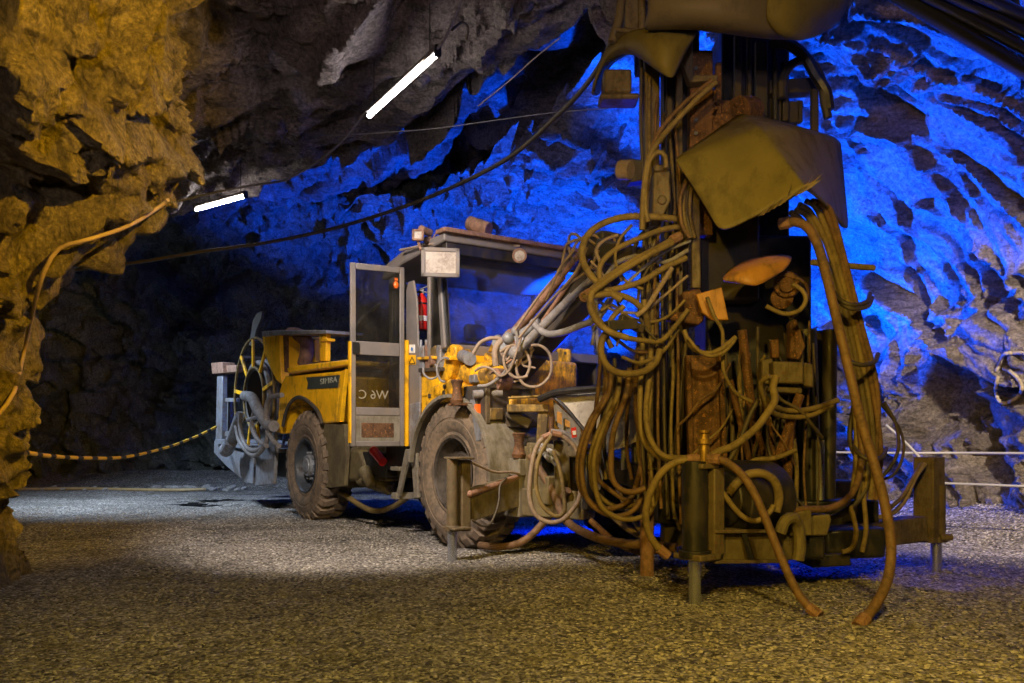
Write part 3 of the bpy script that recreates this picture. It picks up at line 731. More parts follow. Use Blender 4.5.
m = MB(); m.box(D(460, 404.5, 7.25), (.2, .12, .02)); m.build('red_bracket', 'rust', RIG)

# ---- near-side jack with its arm
def jack(name, u, v, zh0, zh1, r, rr_, mat, arm=None):
    m = MB(); m.cyl((u, v, zh0), (u, v, zh1), r, n=28); m.cyl((u, v, zh0 - .012), (u, v, zh0 + .03), r * 1.25, n=28)
    o = m.build(name, mat, RIG, bevel=.006)
    m = MB(); m.cyl((u, v, gz(*wld(u, v, 0)[:2]) - .03), (u, v, zh0), rr_, n=24); m.build('jack_rod', 'chrome', o)
    return o
jo = jack('support_jack', .85, -.49, .25, .78, .042, .035, 'olive2')
m = MB(); a = D(464, 460, 6.56); b = D(464, 531, 6.56); m.box(((a + b) / 2), (.075, .075, (a - b).z)); m.box(D(459, 458, 6.5), (.18, .16, .018)); m.box(D(457, 528, 6.5), (.17, .15, .02)); m.build('jack_post', 'olive2', jo, bevel=.006)
m = MB(); m.bar(D(468, 505, 6.62), D(527, 488, 7.05), .10, .24); m.build('jack_arm', 'olive', jo, bevel=.01)
m = MB(); m.cyl(D(470, 494, 6.55), D(519, 476.5, 6.95), .024, n=16); m.ball(D(470, 494, 6.55), .028); m.build('jack_pipe', 'rust_lt', jo)
m = MB(); m.box(D(521, 467, 7.0), (.16, .15, .14)); m.box(D(519, 490, 7.05), (.22, .16, .42)); m.box(D(530, 470, 7.1), (.16, .3, .12)); m.build('arm_socket', 'fender', RIG, bevel=.012)
m = MB(); m.lathe(pr, D(519, 458, 6.95), (0, 0, 1), 20); m.build('relief_valve', 'rust', RIG)
m = MB(); m.bar(D(507, 408.5, 6.9), D(549, 408.5, 6.9), .12, .06); m.bar(D(543, 412, 6.9), D(541, 446, 6.9), .08, .08); m.bar(D(508, 398, 7.0), D(545, 396, 7.0), .05, .02)
m.build('hose_frame', 'yellow_oil', RIG, bevel=.008)
m = MB(); m.bar(D(507, 412, 7.05), D(530, 425, 7.05), .2, .08); m.box(D(522, 420, 7.2), (.3, .25, .12)); m.build('tool_tray', 'hose_dk', RIG, bevel=.01)
m = MB(); m.cyl(D(551.5, 417, 6.7), D(551.5, 435, 6.7), .02); m.box(D(552, 437, 6.7), (.06, .06, .05)); m.build('peg', 'rust', RIG)
m = MB()
m.bar(D(515, 500, 7.1), D(590, 505, 6.8), .25, .22); m.bar(D(533, 446, 6.95), D(533, 500, 6.95), .10, .12); m.bar(D(561, 440, 6.8), D(563, 498, 6.8), .10, .12); m.bar(D(585, 440, 6.8), D(576, 500, 6.8), .06, .06)
m.bar(D(528, 448, 6.95), D(580, 452, 6.75), .08, .09); m.box(D(552, 490, 6.9), (.16, .2, .22))
m.build('front_frame', 'olive', RIG, bevel=.012)
m = MB(); m.box(D(548, 470, 7.25), (.4, .5, .55)); m.box(D(596, 470, 7.1), (.4, .5, .35)); m.build('hydraulic_tank', 'black', RIG, bevel=.02)
m = MB()
for k in range(7): m.sweep(spline([D(541 + random.uniform(-3, 3), 446 + random.uniform(-5, 8), 6.6), D(548 + random.uniform(-5, 5), 455 + random.uniform(-4, 4), 6.55), D(553 + random.uniform(-3, 6), 460 + random.uniform(-6, 6), 6.6)], .02), .012, 6)
m.ball(D(551, 458, 6.6), .04); m.build('coupling_cluster', 'silver', RIG)

# ---- dusty cover sheet beside the mast
m = MB()
face(m, [(552, 396, 6.75), (580, 393, 6.6), (640, 392, 6.3), (645, 430, 6.15), (640, 440, 6.15), (624, 447, 6.2), (606, 453, 6.25), (597, 441, 6.35), (580, 424, 6.5), (566, 407, 6.65)], 0, .03)
o = m.build('cover_sheet', 'dust', RIG)
m = MB(); m.sweep(spline([D(540, 399, 6.8), D(556, 392.5, 6.65), D(580, 390, 6.5), D(612, 388, 6.35), D(642, 388, 6.2)], .05), .028, 8); m.sweep(spline([D(552, 395, 6.7), D(566, 408, 6.6), D(580, 425, 6.45), D(590, 436, 6.4)], .05), .014, 8); m.build('sheet_edge', 'black', o)
m = MB(); face(m, [(553, 400, 6.75), (580, 426, 6.5), (584, 452, 6.5), (570, 440, 6.6), (556, 425, 6.75)], 0, .03); m.build('side_sheet', 'fender', RIG)
m = MB(); face(m, [(557, 411, 6.6), (562, 413, 6.6), (562, 425, 6.6), (557, 422, 6.6)], 0, .01); face(m, [(565, 419, 6.6), (571, 422, 6.6), (571, 428, 6.6), (565, 426, 6.6)], 0, .01); m.build('hazard_stripe', 'orangep', o)
m = MB(); face(m, [(571, 428, 6.45), (576, 427, 6.45), (577, 437, 6.45), (572, 438, 6.45)], 0, .01); m.build('sticker', 'red', o, label='small red and white sticker')
m = MB(); face(m, [(572.5, 431, 6.44), (576, 430.5, 6.44), (576.2, 434.5, 6.44), (573, 435, 6.44)], 0, .01); m.build('sticker', 'white', o)
m = MB(); face(m, [(596, 450, 6.4), (603, 447, 6.4), (604, 475, 6.35), (600, 490, 6.35), (592, 488, 6.4), (590, 470, 6.4)], 0, .03); m.build('rubber_flap', 'fender', RIG)

# ---- boom
m = MB(); m.bar(D(522, 360, 7.4), D(608, 268, 6.5), .20, .22); m.bar(D(508, 372, 7.4), D(532, 345, 7.2), .26, .26); m.build('boom', 'dark', RIG, bevel=.02)
m = MB(); m.cyl(D(512, 335, 7.1), D(562, 276, 6.7), .038, n=20); m.cyl(D(560, 278, 6.7), D(590, 242, 6.45), .024, n=16); m.ball(D(511, 336, 7.1), .06); m.build('boom_cylinder', 'rust_lt', RIG)
m = MB(); m.cyl(D(517, 352, 6.9), D(573, 296, 6.6), .035, n=20); m.cyl(D(571, 298, 6.6), D(612, 260, 6.4), .027, n=16); m.ball(D(516, 353, 6.9), .06); m.ball(D(613, 259, 6.4), .05); m.build('boom_cylinder', 'hose_gry', RIG)
m = MB(); m.cyl(D(523, 350, 7.1), D(592, 250, 6.5), .018, n=10); m.build('boom_pipe', 'rust_lt', RIG)
m = MB(); m.box(D(603, 246, 6.3), (.24, .22, .16)); m.bar(D(600, 250, 6.2), D(648, 262, 5.9), .14, .16); m.build('boom_head', 'dark', RIG, bevel=.02)
# ---------------------------------------------------------------- drill mast at the rig's front
def vbar(mb, x0, x1, y0, y1, d, dep, x0b=None, x1b=None):
    """upright section filling these columns of the view at distance d, dep metres deep"""
    x0b = x0 if x0b is None else x0b; x1b = x1 if x1b is None else x1b
    mb.prism([D(x0, y0, d), D(x1, y0, d), D(x1b, y1, d), D(x0b, y1, d)], loc(Vector((OX, OY + dep, 0))))
    return mb
def part(name, mat, fn, bevel=.008, parent=None, **k):
    m = MB(); fn(m); return m.build(name, mat, parent or RIG, bevel=bevel, **k)
# the upright guide columns
def f(m):
    vbar(m, 645, 660, 30, 395, 5.75, .12); vbar(m, 645, 659, 395, 470, 5.75, .12)
part('mast_column', 'olive2', f)
part('mast_column', 'dark', lambda m: vbar(m, 664, 688, -60, 545, 6.0, .16))
part('mast_column', 'dark', lambda m: vbar(m, 667, 673, 60, 520, 5.8, .05))
part('mast_column', 'olive2', lambda m: vbar(m, 676, 683, 62, 300, 5.75, .05))
part('mast_column', 'rust', lambda m: (vbar(m, 690, 713, 50, 235, 5.7, .10), vbar(m, 716, 722, 62, 200, 5.75, .04)))
for k in range(11):
    part('column_bolt', 'dark', lambda m: m.cyl(D(696, 68 + k * 13, 5.71), D(696, 68 + k * 13, 5.67), .014, n=8), 0)
part('feed_rail', 'rust', lambda m: (vbar(m, 688, 722, 355, 545, 5.55, .14, 694, 728), vbar(m, 686, 691, 355, 545, 5.5, .05, 692, 697), vbar(m, 719, 724, 365, 545, 5.5, .05, 726, 731)))
part('rail_shoe', 'rust', lambda m: (face(m, [(682, 292, 5.5), (700, 288, 5.5), (706, 300, 5.5), (704, 322, 5.5), (688, 325, 5.5)], 0, .2), face(m, [(668, 313, 5.45), (690, 311, 5.4), (704, 318, 5.4), (700, 325, 5.4), (668, 319, 5.45)], 0, .12)), .015)
part('rail_guard', 'orangep', lambda m: face(m, [(696, 294, 5.4), (722, 287, 5.4), (729, 320, 5.4), (712, 320, 5.4), (702, 312, 5.4)], 0, .04), .008)
part('guide_plate', 'olive2', lambda m: (face(m, [(692, 190, 5.5), (700, 187, 5.5), (701, 288, 5.5), (692, 288, 5.5)], 0, .05), face(m, [(683, 185, 5.6), (691, 182, 5.6), (690, 250, 5.6), (684, 250, 5.6)], 0, .04)))
# dark body of the feed, stacked behind the hoses
part('feed_body', 'black', lambda m: (vbar(m, 706, 812, 235, 540, 6.25, .40), vbar(m, 722, 790, 26, 240, 6.3, .35), vbar(m, 640, 700, 20, 60, 5.9, .3)), .02)
part('feed_body', 'dark', lambda m: (vbar(m, 700, 760, 210, 300, 5.9, .2), vbar(m, 800, 832, 330, 500, 6.3, .2)), .02)
for x0, x1, y0, y1, d in ((735, 742, 34, 116, 6.1), (748, 752, 34, 118, 6.1), (756, 768, 40, 118, 6.15), (774, 778, 40, 120, 6.1), (783, 789, 60, 120, 6.1), (797, 803, 100, 122, 6.2), (812, 819, 88, 135, 6.1)):
    part('tie_rod', 'dark', lambda m: vbar(m, x0, x1, y0, y1, d, .05))
part('cross_beam', 'dark', lambda m: face(m, [(770, 80, 6.2), (820, 76, 6.2), (820, 91, 6.2), (770, 93, 6.2)], 0, .12))
part('cross_beam', 'dark', lambda m: face(m, [(775, 100, 6.2), (800, 101, 6.2), (800, 122, 6.2), (775, 122, 6.2)], 0, .12))
part('curved_guard', 'dark', lambda m: m.sweep(spline([D(782, 98, 6.0), D(783, 78, 6.0), D(792, 64, 6.0), D(804, 60, 6.0), D(814, 66, 6.0), D(822, 80, 6.0), D(824, 100, 6.0), D(828, 118, 6.0)], .04), .03, 8), 0)
part('curved_guard', 'black', lambda m: m.sweep(spline([D(770, 42, 6.0), D(788, 44, 6.0), D(804, 56, 6.0), D(816, 76, 6.0), D(826, 92, 6.0), D(829, 110, 6.0)], .04), .04, 8), 0)
# rusted gripper block below the head
def grip(m):
    face(m, [(706, 110, 5.8), (716, 100, 5.8), (738, 100, 5.75), (738, 142, 5.75), (706, 142, 5.8)], 0, .18)
    m.cyl(D(738, 112, 5.72), D(752, 112, 5.8), .10, n=20); m.cyl(D(722, 128, 5.72), D(722, 128, 5.9), .09, n=20); m.cyl(D(716, 92, 5.8), D(716, 104, 5.8), .04)
    for k in range(34): m.ball(D(random.uniform(706, 752), random.uniform(102, 140), 5.72), random.uniform(.012, .03), 1)
part('gripper', 'rust', grip, .01)
part('top_bracket', 'olive2', lambda m: face(m, [(680, 30, 5.6), (693, 34, 5.6), (694, 74, 5.6), (718, 74, 5.6), (718, 80, 5.6), (690, 82, 5.6), (682, 60, 5.6)], 0, .1), .01)
part('end_roller', 'hose_tan', lambda m: m.cyl(D(619, 170, 5.9), D(631, 170, 5.85), .065, n=24), .01)
part('roller_arm', 'dark', lambda m: face(m, [(629, 158, 5.9), (646, 160, 5.9), (646, 180, 5.9), (629, 182, 5.9)], 0, .12), .01)
part('side_gearbox', 'olive2', lambda m: (face(m, [(654, 172, 5.5), (670, 170, 5.5), (671, 200, 5.5), (660, 222, 5.5), (652, 222, 5.5)], 0, .12), m.cyl(D(662, 200, 5.48), D(662, 200, 5.5), .03), face(m, [(654, 164, 5.52), (668, 164, 5.52), (668, 171, 5.52), (654, 171, 5.52)], 0, .08)), .01)
part('top_box', 'olive2', lambda m: (face(m, [(604, 68, 5.85), (632, 68, 5.8), (632, 92, 5.8), (604, 92, 5.85)], 0, .2), face(m, [(600, 92, 5.85), (640, 92, 5.8), (640, 98, 5.8), (600, 98, 5.85)], 0, .2)), .02)
part('top_frame', 'olive2', lambda m: (face(m, [(625, -30, 5.6), (640, -30, 5.6), (640, 30, 5.6), (625, 27, 5.6)], 0, .1), m.sweep([D(612, 42, 5.6), D(619, 20, 5.6), D(624, -20, 5.6)], .03, 8), m.sweep([D(642, 30, 5.45), D(642, -20, 5.45)], .025, 8), m.sweep([D(676, 24, 5.4), D(676, -20, 5.4)], .02, 8), face(m, [(616, 27, 5.5), (648, 30, 5.4), (648, 33, 5.4), (616, 31, 5.5)], 0, .3)), .006)
def sheet(name, rows, mat, th=.014, sub=2, label=None):
    m = MB(); vs = [[m.bm.verts.new(D(*p)) for p in r] for r in rows]
    for i in range(len(vs) - 1):
        for j in range(len(vs[0]) - 1): m.bm.faces.new((vs[i][j], vs[i][j + 1], vs[i + 1][j + 1], vs[i + 1][j]))
    me = m
    bmesh.ops.recalc_face_normals(me.bm, faces=me.bm.faces)
    o = m.build(name, mat, RIG, smooth=180, label=label)
    q = o.modifiers.new('sub', 'SUBSURF'); q.levels = sub; q.render_levels = sub
    q = o.modifiers.new('solid', 'SOLIDIFY'); q.thickness = th; q.offset = 0
    return o
# main hood: a rubber sheet folded over the drill, ridge down its middle
def lp3(p, q, t): return tuple(x + (y - x) * t for x, y in zip(p, q))
hrows = [[lp3((675, 160, 5.3), (741, 113.5, 5.75), k / 4) for k in range(5)] + [lp3((752, 114, 5.8), (832, 137, 6.0), k / 4) for k in range(5)] + [(839, 142, 6.1)]]
for i in range(6):
    t = i / 5; A_ = lp3((676, 161, 5.22), (720, 233, 5.0), t); R_ = lp3((757, 127, 5.22), (804, 187, 4.82), t); Z_ = lp3((834, 139, 5.72), (842, 226, 5.6), t)
    row = [lp3(A_, R_, k / 4) for k in range(4)]
    row = [(x + 1.5 * math.sin(3 * t + k), y + (3.5 * math.sin(PI * k / 4) * t), d + .03 * math.sin(PI * k / 4)) for k, (x, y, d) in enumerate(row)]
    rt = [lp3(R_, Z_, k / 5) for k in range(0, 6)]
    rt = [(x, y - 5 * math.sin(PI * k / 5) * (1 - .2 * t), d - .10 * math.sin(PI * k / 5)) for k, (x, y, d) in enumerate(rt)]
    row += rt; row.append((Z_[0] + 6, Z_[1] + 5, Z_[2] + .2)); hrows.append(row)
ho = sheet('rubber_hood', hrows, 'hood', label='folded olive rubber hood')
me = ho.data; cr = me.attributes.new('crease_edge', 'FLOAT', 'EDGE'); nc = len(hrows[0])
for e in me.edges:
    a_, b_ = e.vertices
    if a_ % nc == b_ % nc and a_ % nc in (4, 9): cr.data[e.index].value = .75
    if a_ // nc == b_ // nc == 1: cr.data[e.index].value = .4
# torn fringe along the hood's edge
for k in range(9):
    x = 758 + k * 5.5; y = 216 - k * 3.2
    part('torn_strip', 'hose', lambda m: face(m, [(x, y, 4.85), (x + 9, y - 8, 4.85), (x + 15 + random.uniform(-3, 8), y - 14 - random.uniform(-2, 6), 4.8), (x + 6, y - 1, 4.84)], 0, .012), 0)
part('torn_strip', 'hose', lambda m: face(m, [(796, 190, 4.85), (806, 184, 4.82), (821, 180, 4.78), (812, 187, 4.8), (800, 194, 4.84)], 0, .012), 0)
# upper flap and its curl to the left
sheet('rubber_flap', [
    [(612, 44, 5.8), (620, 36, 5.6), (634, 30, 5.4), (655, 28, 5.25), (680, 30, 5.2), (700, 31, 5.25)],
    [(606, 50, 5.8), (617, 43, 5.6), (634, 38, 5.35), (655, 36, 5.15), (676, 38, 5.1), (692, 40, 5.2)],
    [(600, 62, 5.85), (612, 47, 5.65), (632, 46, 5.4), (652, 50, 5.15), (671, 54, 5.1), (684, 55, 5.2)],
    [(595, 80, 5.85), (607, 50, 5.75), (632, 48, 5.5), (648, 60, 5.2), (665, 69, 5.1), (677, 70, 5.2)],
    [(591, 97, 5.9), (602, 58, 5.85), (632, 50, 5.6), (648, 63, 5.3), (666, 76, 5.15), (673, 79, 5.2)]], 'hood', label='draped upper rubber flap')
sheet('rubber_flap', [[(591, 97, 5.9), (594, 80, 6.0), (603, 64, 6.1), (620, 54, 6.15), (640, 50, 6.1)], [(600, 96, 6.3), (602, 80, 6.4), (610, 64, 6.5), (625, 54, 6.5), (640, 52, 6.4)]], 'hood_dk')
# big rolled sheet over the mast top, part of it beyond the picture
sheet('top_hood', [
    [(622, -60, 5.3), (650, -60, 5.2), (700, -60, 5.1), (750, -60, 5.1), (790, -60, 5.2), (830, -60, 5.4), (862, -60, 5.7)],
    [(640, -25, 5.1), (655, -22, 5.0), (700, -20, 4.9), (745, -18, 4.85), (785, -16, 4.95), (830, -20, 5.2), (858, -25, 5.6)],
    [(652, 4, 5.0), (665, 6, 4.92), (700, 8, 4.85), (735, 12, 4.85), (772, 14, 4.95), (820, 10, 5.2), (850, 0, 5.55)],
    [(645, 24, 5.1), (668, 23, 5.0), (700, 24, 4.95), (740, 30, 4.95), (775, 33, 5.0), (808, 30, 5.2), (840, 16, 5.5)],
    [(643, 29, 5.2), (670, 28, 5.1), (702, 28, 5.08), (742, 35, 5.1), (782, 39, 5.15), (810, 37, 5.3), (838, 22, 5.6)]], 'hood_dk', th=.02, label='rolled grey sheet over the mast top')
sheet('top_hood', [[(768, -40, 4.95), (790, -40, 4.95), (830, -40, 5.1), (860, -40, 5.5)], [(768, 4, 4.9), (790, 4, 4.88), (825, 4, 5.08), (851, -2, 5.45)], [(764, 18, 4.92), (788, 20, 4.9), (818, 18, 5.1), (843, 12, 5.45)], [(778, 34, 5.0), (795, 37, 5.0), (815, 33, 5.2), (836, 22, 5.5)], [(785, 38, 5.1), (799, 40, 5.1), (815, 37, 5.25), (834, 25, 5.55)]], 'hood', label='olive patch of the rolled sheet')
sheet('inner_shell', [
    [(722, 279, 5.4), (732, 268, 5.45), (750, 259, 5.5), (770, 255, 5.5), (794, 256, 5.5)],
    [(724, 281, 5.3), (738, 273, 5.25), (752, 267, 5.25), (770, 264, 5.3), (790, 262, 5.4)],
    [(730, 281, 5.35), (744, 284, 5.25), (756, 287, 5.25), (768, 280, 5.3), (785, 270, 5.4)]], 'orangep', label='orange-brown curved shell')
# motor, valve box and lower machinery
def motor(m):
    c = D(787, 285, 5.5); n = (eye - c).normalized()
    m.lathe([(-.25, .08), (-.02, .085), (0, .075), (.0, .05), (.02, .045), (.02, .001)], c, n, 24)
    for k in range(6):
        a = 2 * PI * k / 6; x = n.orthogonal().normalized(); y = n.cross(x); q = c + (x * math.cos(a) + y * math.sin(a)) * .062; m.cyl(q, q + n * .02, .01, n=6)
    c = D(782, 298, 5.55); m.lathe([(-.2, .07), (0, .07), (.01, .05), (.01, .001)], c, n, 20)
part('feed_motor', 'rust', motor, .004)
part('valve_box', 'olive2', lambda m: (face(m, [(773, 361, 5.45), (804, 362, 5.45), (804, 384, 5.45), (774, 383, 5.45)], 0, .2), face(m, [(762, 360, 5.55), (773, 358, 5.55), (773, 384, 5.55), (762, 384, 5.55)], 0, .1), face(m, [(804, 362, 5.5), (814, 364, 5.5), (814, 388, 5.5), (804, 386, 5.5)], 0, .1)), .012)
part('valve_box', 'olive2', lambda m: face(m, [(768, 386, 5.5), (803, 388, 5.5), (802, 394, 5.5), (768, 392, 5.5)], 0, .2), .01)
part('rod_rack', 'rust', lambda m: (face(m, [(771, 340, 5.6), (779, 338, 5.6), (780, 358, 5.6), (772, 358, 5.6)], 0, .05), face(m, [(790, 322, 5.65), (796, 318, 5.6), (806, 346, 5.6), (800, 360, 5.6), (790, 358, 5.6)], 0, .08)), .01)
part('silver_pipe', 'silver', lambda m: m.cyl(D(820, 440, 5.9), D(820, 500, 5.9), .028, n=20), 0)
part('dark_pipe', 'black', lambda m: (m.cyl(D(806, 330, 6.0), D(812, 510, 6.0), .07, n=20), m.cyl(D(830, 330, 6.1), D(828, 500, 6.1), .05, n=20)), 0)
for (a, b, c, dd, e, r) in ((748, 400, 778, 500, 5.6, .02), (790, 420, 786, 500, 5.5, .03), (778, 460, 800, 395, 5.45, .03), (730, 380, 752, 470, 5.6, .02), (764, 395, 776, 470, 5.55, .02), (742, 330, 757, 455, 5.7, .03)):
    part('drill_rod', 'rust', lambda m: m.cyl(D(a, b, e), D(c, dd, e + .05), r, n=12), 0)
def drum(m):
    m.cyl(D(722, 500, 5.2), D(766, 500, 5.4), .24, n=32); m.cyl(D(719, 500, 5.18), D(723, 500, 5.2), .17, n=32)
part('winch_drum', 'black', drum, .01)
part('lower_box', 'olive', lambda m: (face(m, [(790, 512, 5.2), (812, 510, 5.2), (813, 536, 5.2), (790, 536, 5.2)], 0, .2), face(m, [(807, 515, 5.3), (830, 514, 5.3), (832, 520, 5.3), (828, 536, 5.3), (808, 536, 5.3)], 0, .1)), .012)
part('lower_box', 'black', lambda m: (face(m, [(795, 537, 5.3), (826, 537, 5.3), (826, 560, 5.3), (795, 560, 5.3)], 0, .3), face(m, [(826, 530, 5.6), (888, 528, 5.6), (886, 558, 5.6), (826, 560, 5.6)], 0, .4), face(m, [(800, 500, 5.9), (880, 500, 5.9), (880, 540, 5.9), (800, 540, 5.9)], 0, .3)), .02)
part('ground_foot', 'black', lambda m: face(m, [(812, 555, 5.5), (850, 553, 5.5), (852, 566, 5.5), (812, 568, 5.5)], 0, .35), .01)
part('bow_bracket', 'olive', lambda m: m.sweep(spline([D(780, 533, 5.1), D(785, 521, 5.1), (D(793, 518, 5.12)), D(798, 526, 5.15), D(800, 545, 5.15), D(798, 560, 5.15)], .02), .035, 10), 0)
# front cross beam and its two jacks
part('cross_beam', 'olive', lambda m: (m.bar(D(706, 545.5, 5.0), D(790, 545, 5.32), .12, .17)), .01)
part('beam_flange', 'olive2', lambda m: (m.bar(D(707, 530.5, 4.95), D(779, 530, 5.22), .15, .02), m.bar(D(707, 560.5, 4.95), D(779, 560, 5.22), .15, .02)), .004)
part('strap', 'black', lambda m: face(m, [(741, 532, 5.0), (746, 532, 5.0), (754, 560, 5.02), (749, 560, 5.0)], 0, .02), 0)
part('cross_beam', 'olive2', lambda m: m.bar(D(826, 540, 5.75), D(918, 528, 6.15), .16, .17), .01)
jc = jack('support_jack', 2.98, -.19, .262, .79, .073, .034, 'black')
m = MB(); m.bar(D(714, 468, 4.95), D(714, 555, 4.95), .085, .085); m.box(D(697, 556, 4.93), (.21, .17, .035)); m.box(D(700, 466, 4.94), (.16, .14, .03)); m.build('jack_post', 'olive2', jc, bevel=.008)
m = MB(); m.lathe([(0, .055), (.03, .05), (.035, .03), (.12, .03), (.125, .045), (.15, .045), (.152, .03), (.18, .03), (.185, .04), (.20, .04), (.20, .001)], D(704, 466, 4.93), (0, 0, 1), 20); m.build('valve', 'brass', jc, label='brass valve')
jr = jack('support_jack', 3.08, 2.12, .21, .60, .06, .038, 'olive2')
m = MB()
a = D(929, 457, 6.17); b = D(929, 542, 6.17); m.box((a + b) / 2, (.15, .15, (a - b).z)); m.bar(D(916, 520, 6.12), D(918, 541, 6.12), .1, .1); m.cyl(D(940, 538, 6.1), D(952, 537, 6.1), .025)
m.build('jack_post', 'olive2', jr, bevel=.006)
# the round rusty leg left of the mast
m = MB(); q = D(647, 380, 5.84); g = gz(*wld(q.x, q.y, 0)[:2]); m.cyl((q.x, q.y, g - .02), (q.x, q.y, 1.30), .046, n=24); m.lathe([(0, .055), (.05, .055)], (q.x, q.y, .55), (0, 0, 1), 24); m.build('mast_foot', 'rust_lt', RIG)
m = MB()
for (x, y0, y1) in ((624, 412, 470), (634, 418, 480), (640, 430, 500)): m.cyl(D(x, y0, 6.3), D(x, y1, 6.3), .022, n=12)
m.bar(D(618, 420, 6.35), D(646, 416, 6.2), .05, .05); m.build('pipe_manifold', 'silver', RIG)
# base frame behind the coils
m = MB(); m.bar(D(590, 455, 7.0), D(690, 490, 5.9), .3, .18); m.bar(D(650, 500, 6.0), D(840, 500, 6.4), .3, .3); m.build('front_chassis', 'black', RIG, bevel=.02)
part('bracket', 'dark', lambda m: (face(m, [(655, 345, 6.2), (700, 345, 6.2), (700, 520, 6.2), (655, 520, 6.2)], 0, .15)), .01)

# ---------------------------------------------------------------- hoses
NH = [0]
def hose(pts, r=.02, mat='hose', jit=0.0, fit=False, name='hydraulic_hose', n=10, parent=None):
    P = [D(p[0] + random.uniform(-jit, jit), p[1] + random.uniform(-jit, jit), p[2]) for p in pts]
    if r >= .018: r *= .88
    S = spline(P, .025); m = MB(); m.sweep(S, r, n); o = m.build(name, mat, parent or RIG, smooth=60); NH[0] += 1
    if fit:
        m = MB(); m.cyl(S[0], S[0] + (S[1] - S[0]).normalized() * .07, r * 1.35, n=8); m.build('hose_fitting', 'rust_lt', o, smooth=20); m = MB(); m.cyl(S[-1], S[-1] + (S[-2] - S[-1]).normalized() * .07, r * 1.35, n=8); m.build('hose_fitting', 'rust_lt', o, smooth=20)
    return o
def zz(px, d0, d1=None):
    d1 = d0 if d1 is None else d1; n = len(px) - 1
    return [(a, b, d0 + (d1 - d0) * i / n) for i, (a, b) in enumerate(px)]
# big loops left of the mast
hose(zz([(676, 219), (655, 217), (625, 217), (600, 225), (586, 238), (582, 255), (588, 272), (603, 288), (622, 300)], 5.5, 5.2), .024)
hose(zz([(690, 226), (665, 229), (640, 238), (615, 250), (601, 264), (600, 278), (610, 290)], 5.5, 5.3), .020)
hose(zz([(680, 236), (655, 250), (630, 263), (606, 279), (590, 292), (584, 297)], 5.4, 5.1), .026, fit=True)
hose(zz([(672, 243), (650, 254), (620, 272), (600, 286), (585, 298)], 5.35, 5.1), .022)
hose(zz([(686, 258), (664, 268), (640, 282), (612, 290), (590, 293)], 5.4, 5.2), .022)
hose(zz([(584, 296), (592, 302), (596, 316), (606, 326), (622, 336), (640, 340), (660, 341), (672, 330), (688, 310)], 5.1, 5.4), .018, 'hose')
hose(zz([(592, 292), (590, 306), (596, 320), (610, 332), (628, 338)], 5.05), .022)
hose(zz([(610, 328), (602, 340), (602, 357), (612, 370), (628, 374), (645, 371), (656, 362), (660, 350)], 5.1, 5.3), .024)
hose(zz([(586, 298), (610, 294), (632, 300), (645, 314), (648, 330)], 5.15, 5.4), .022)
hose(zz([(624, 306), (612, 318), (606, 334), (612, 348)], 5.2), .016)
hose(zz([(636, 316), (646, 308), (658, 290), (672, 268)], 5.3), .016, 'hose_tan')
hose(zz([(600, 262), (596, 250), (604, 240), (618, 235)], 5.6), .012, 'hose_tan')
hose(zz([(648, 280), (640, 268), (634, 255), (640, 236), (660, 222)], 5.6), .014, 'hose_dk')
hose(zz([(606, 276), (618, 262), (640, 256), (665, 262), (688, 250)], 5.5), .014, 'hose_gry')
# small pale hoses on the boom top
for q in ([(515, 330), (540, 295), (565, 262), (578, 243), (588, 238), (596, 246)], [(560, 275), (563, 255), (568, 243), (580, 238), (592, 236)], [(572, 262), (570, 246), (569, 235), (576, 233), (584, 240), (580, 252)],
          [(585, 265), (579, 255), (583, 242), (592, 236), (600, 240), (604, 258)], [(600, 234), (604, 243), (606, 258), (600, 270), (592, 268)], [(612, 240), (610, 255), (616, 268), (622, 280)], [(562, 290), (572, 280), (590, 268), (598, 250)], [(596, 248), (604, 236), (612, 234), (616, 244), (612, 262)],
          [(545, 300), (560, 270), (575, 250)], [(520, 338), (548, 303), (572, 275), (588, 246)]):
    hose(zz(q, 6.3, 6.1), .010, 'hose_tan', 1.5, name='control_hose', n=7)
hose(zz([(532, 322), (545, 333), (560, 333), (580, 326), (597, 318), (610, 300)], 6.8, 6.2), .03, 'hose_gry')
hose(zz([(592, 270), (596, 300), (596, 320), (592, 345)], 6.6), .014, 'hose_gry')
# coiled pale hoses in front of the castings
hose(zz([(473, 354), (480, 343), (492, 338), (505, 341), (508, 351)], 7.0), .016, 'hose_tan')
hose(zz([(496, 366), (495, 352), (499, 343), (508, 338)], 6.95), .030, 'hose_tan')
def loop(cx, cy, rx, ry, d, r, mat, a0=0, a1=360, tilt=0):
    P = []
    for k in range(13):
        a = math.radians(a0 + (a1 - a0) * k / 12); x = rx * math.cos(a); y = ry * math.sin(a)
        P.append((cx + x * math.cos(tilt) - y * math.sin(tilt), cy + x * math.sin(tilt) + y * math.cos(tilt), d + .08 * k / 12))
    hose(P, r, mat, .4, n=8, name='control_hose')
loop(516, 351, 16, 12, 6.9, .012, 'hose_tan', -100, 260, .3); loop(513, 350, 14, 9, 6.95, .010, 'hose_tan', 0, 340, .1)
loop(534, 366, 18, 21, 6.8, .012, 'hose_tan', -110, 190, .15); loop(520, 360, 16, 18, 6.85, .012, 'hose_tan', 60, 330)
loop(431, 371, 8, 7.5, 7.4, .010, 'hose_gry', -60, 200); loop(445, 370, 8, 12, 7.35, .010, 'hose_gry', 90, 300)
hose(zz([(516, 328), (518, 345), (515, 358), (508, 368), (500, 377), (488, 385), (478, 386)], 6.85, 7.0), .014, 'hose_gry')
hose(zz([(475, 371), (482, 367), (492, 369), (500, 376), (508, 372), (514, 360), (522, 335)], 7.0, 6.8), .010, 'hose_tan')
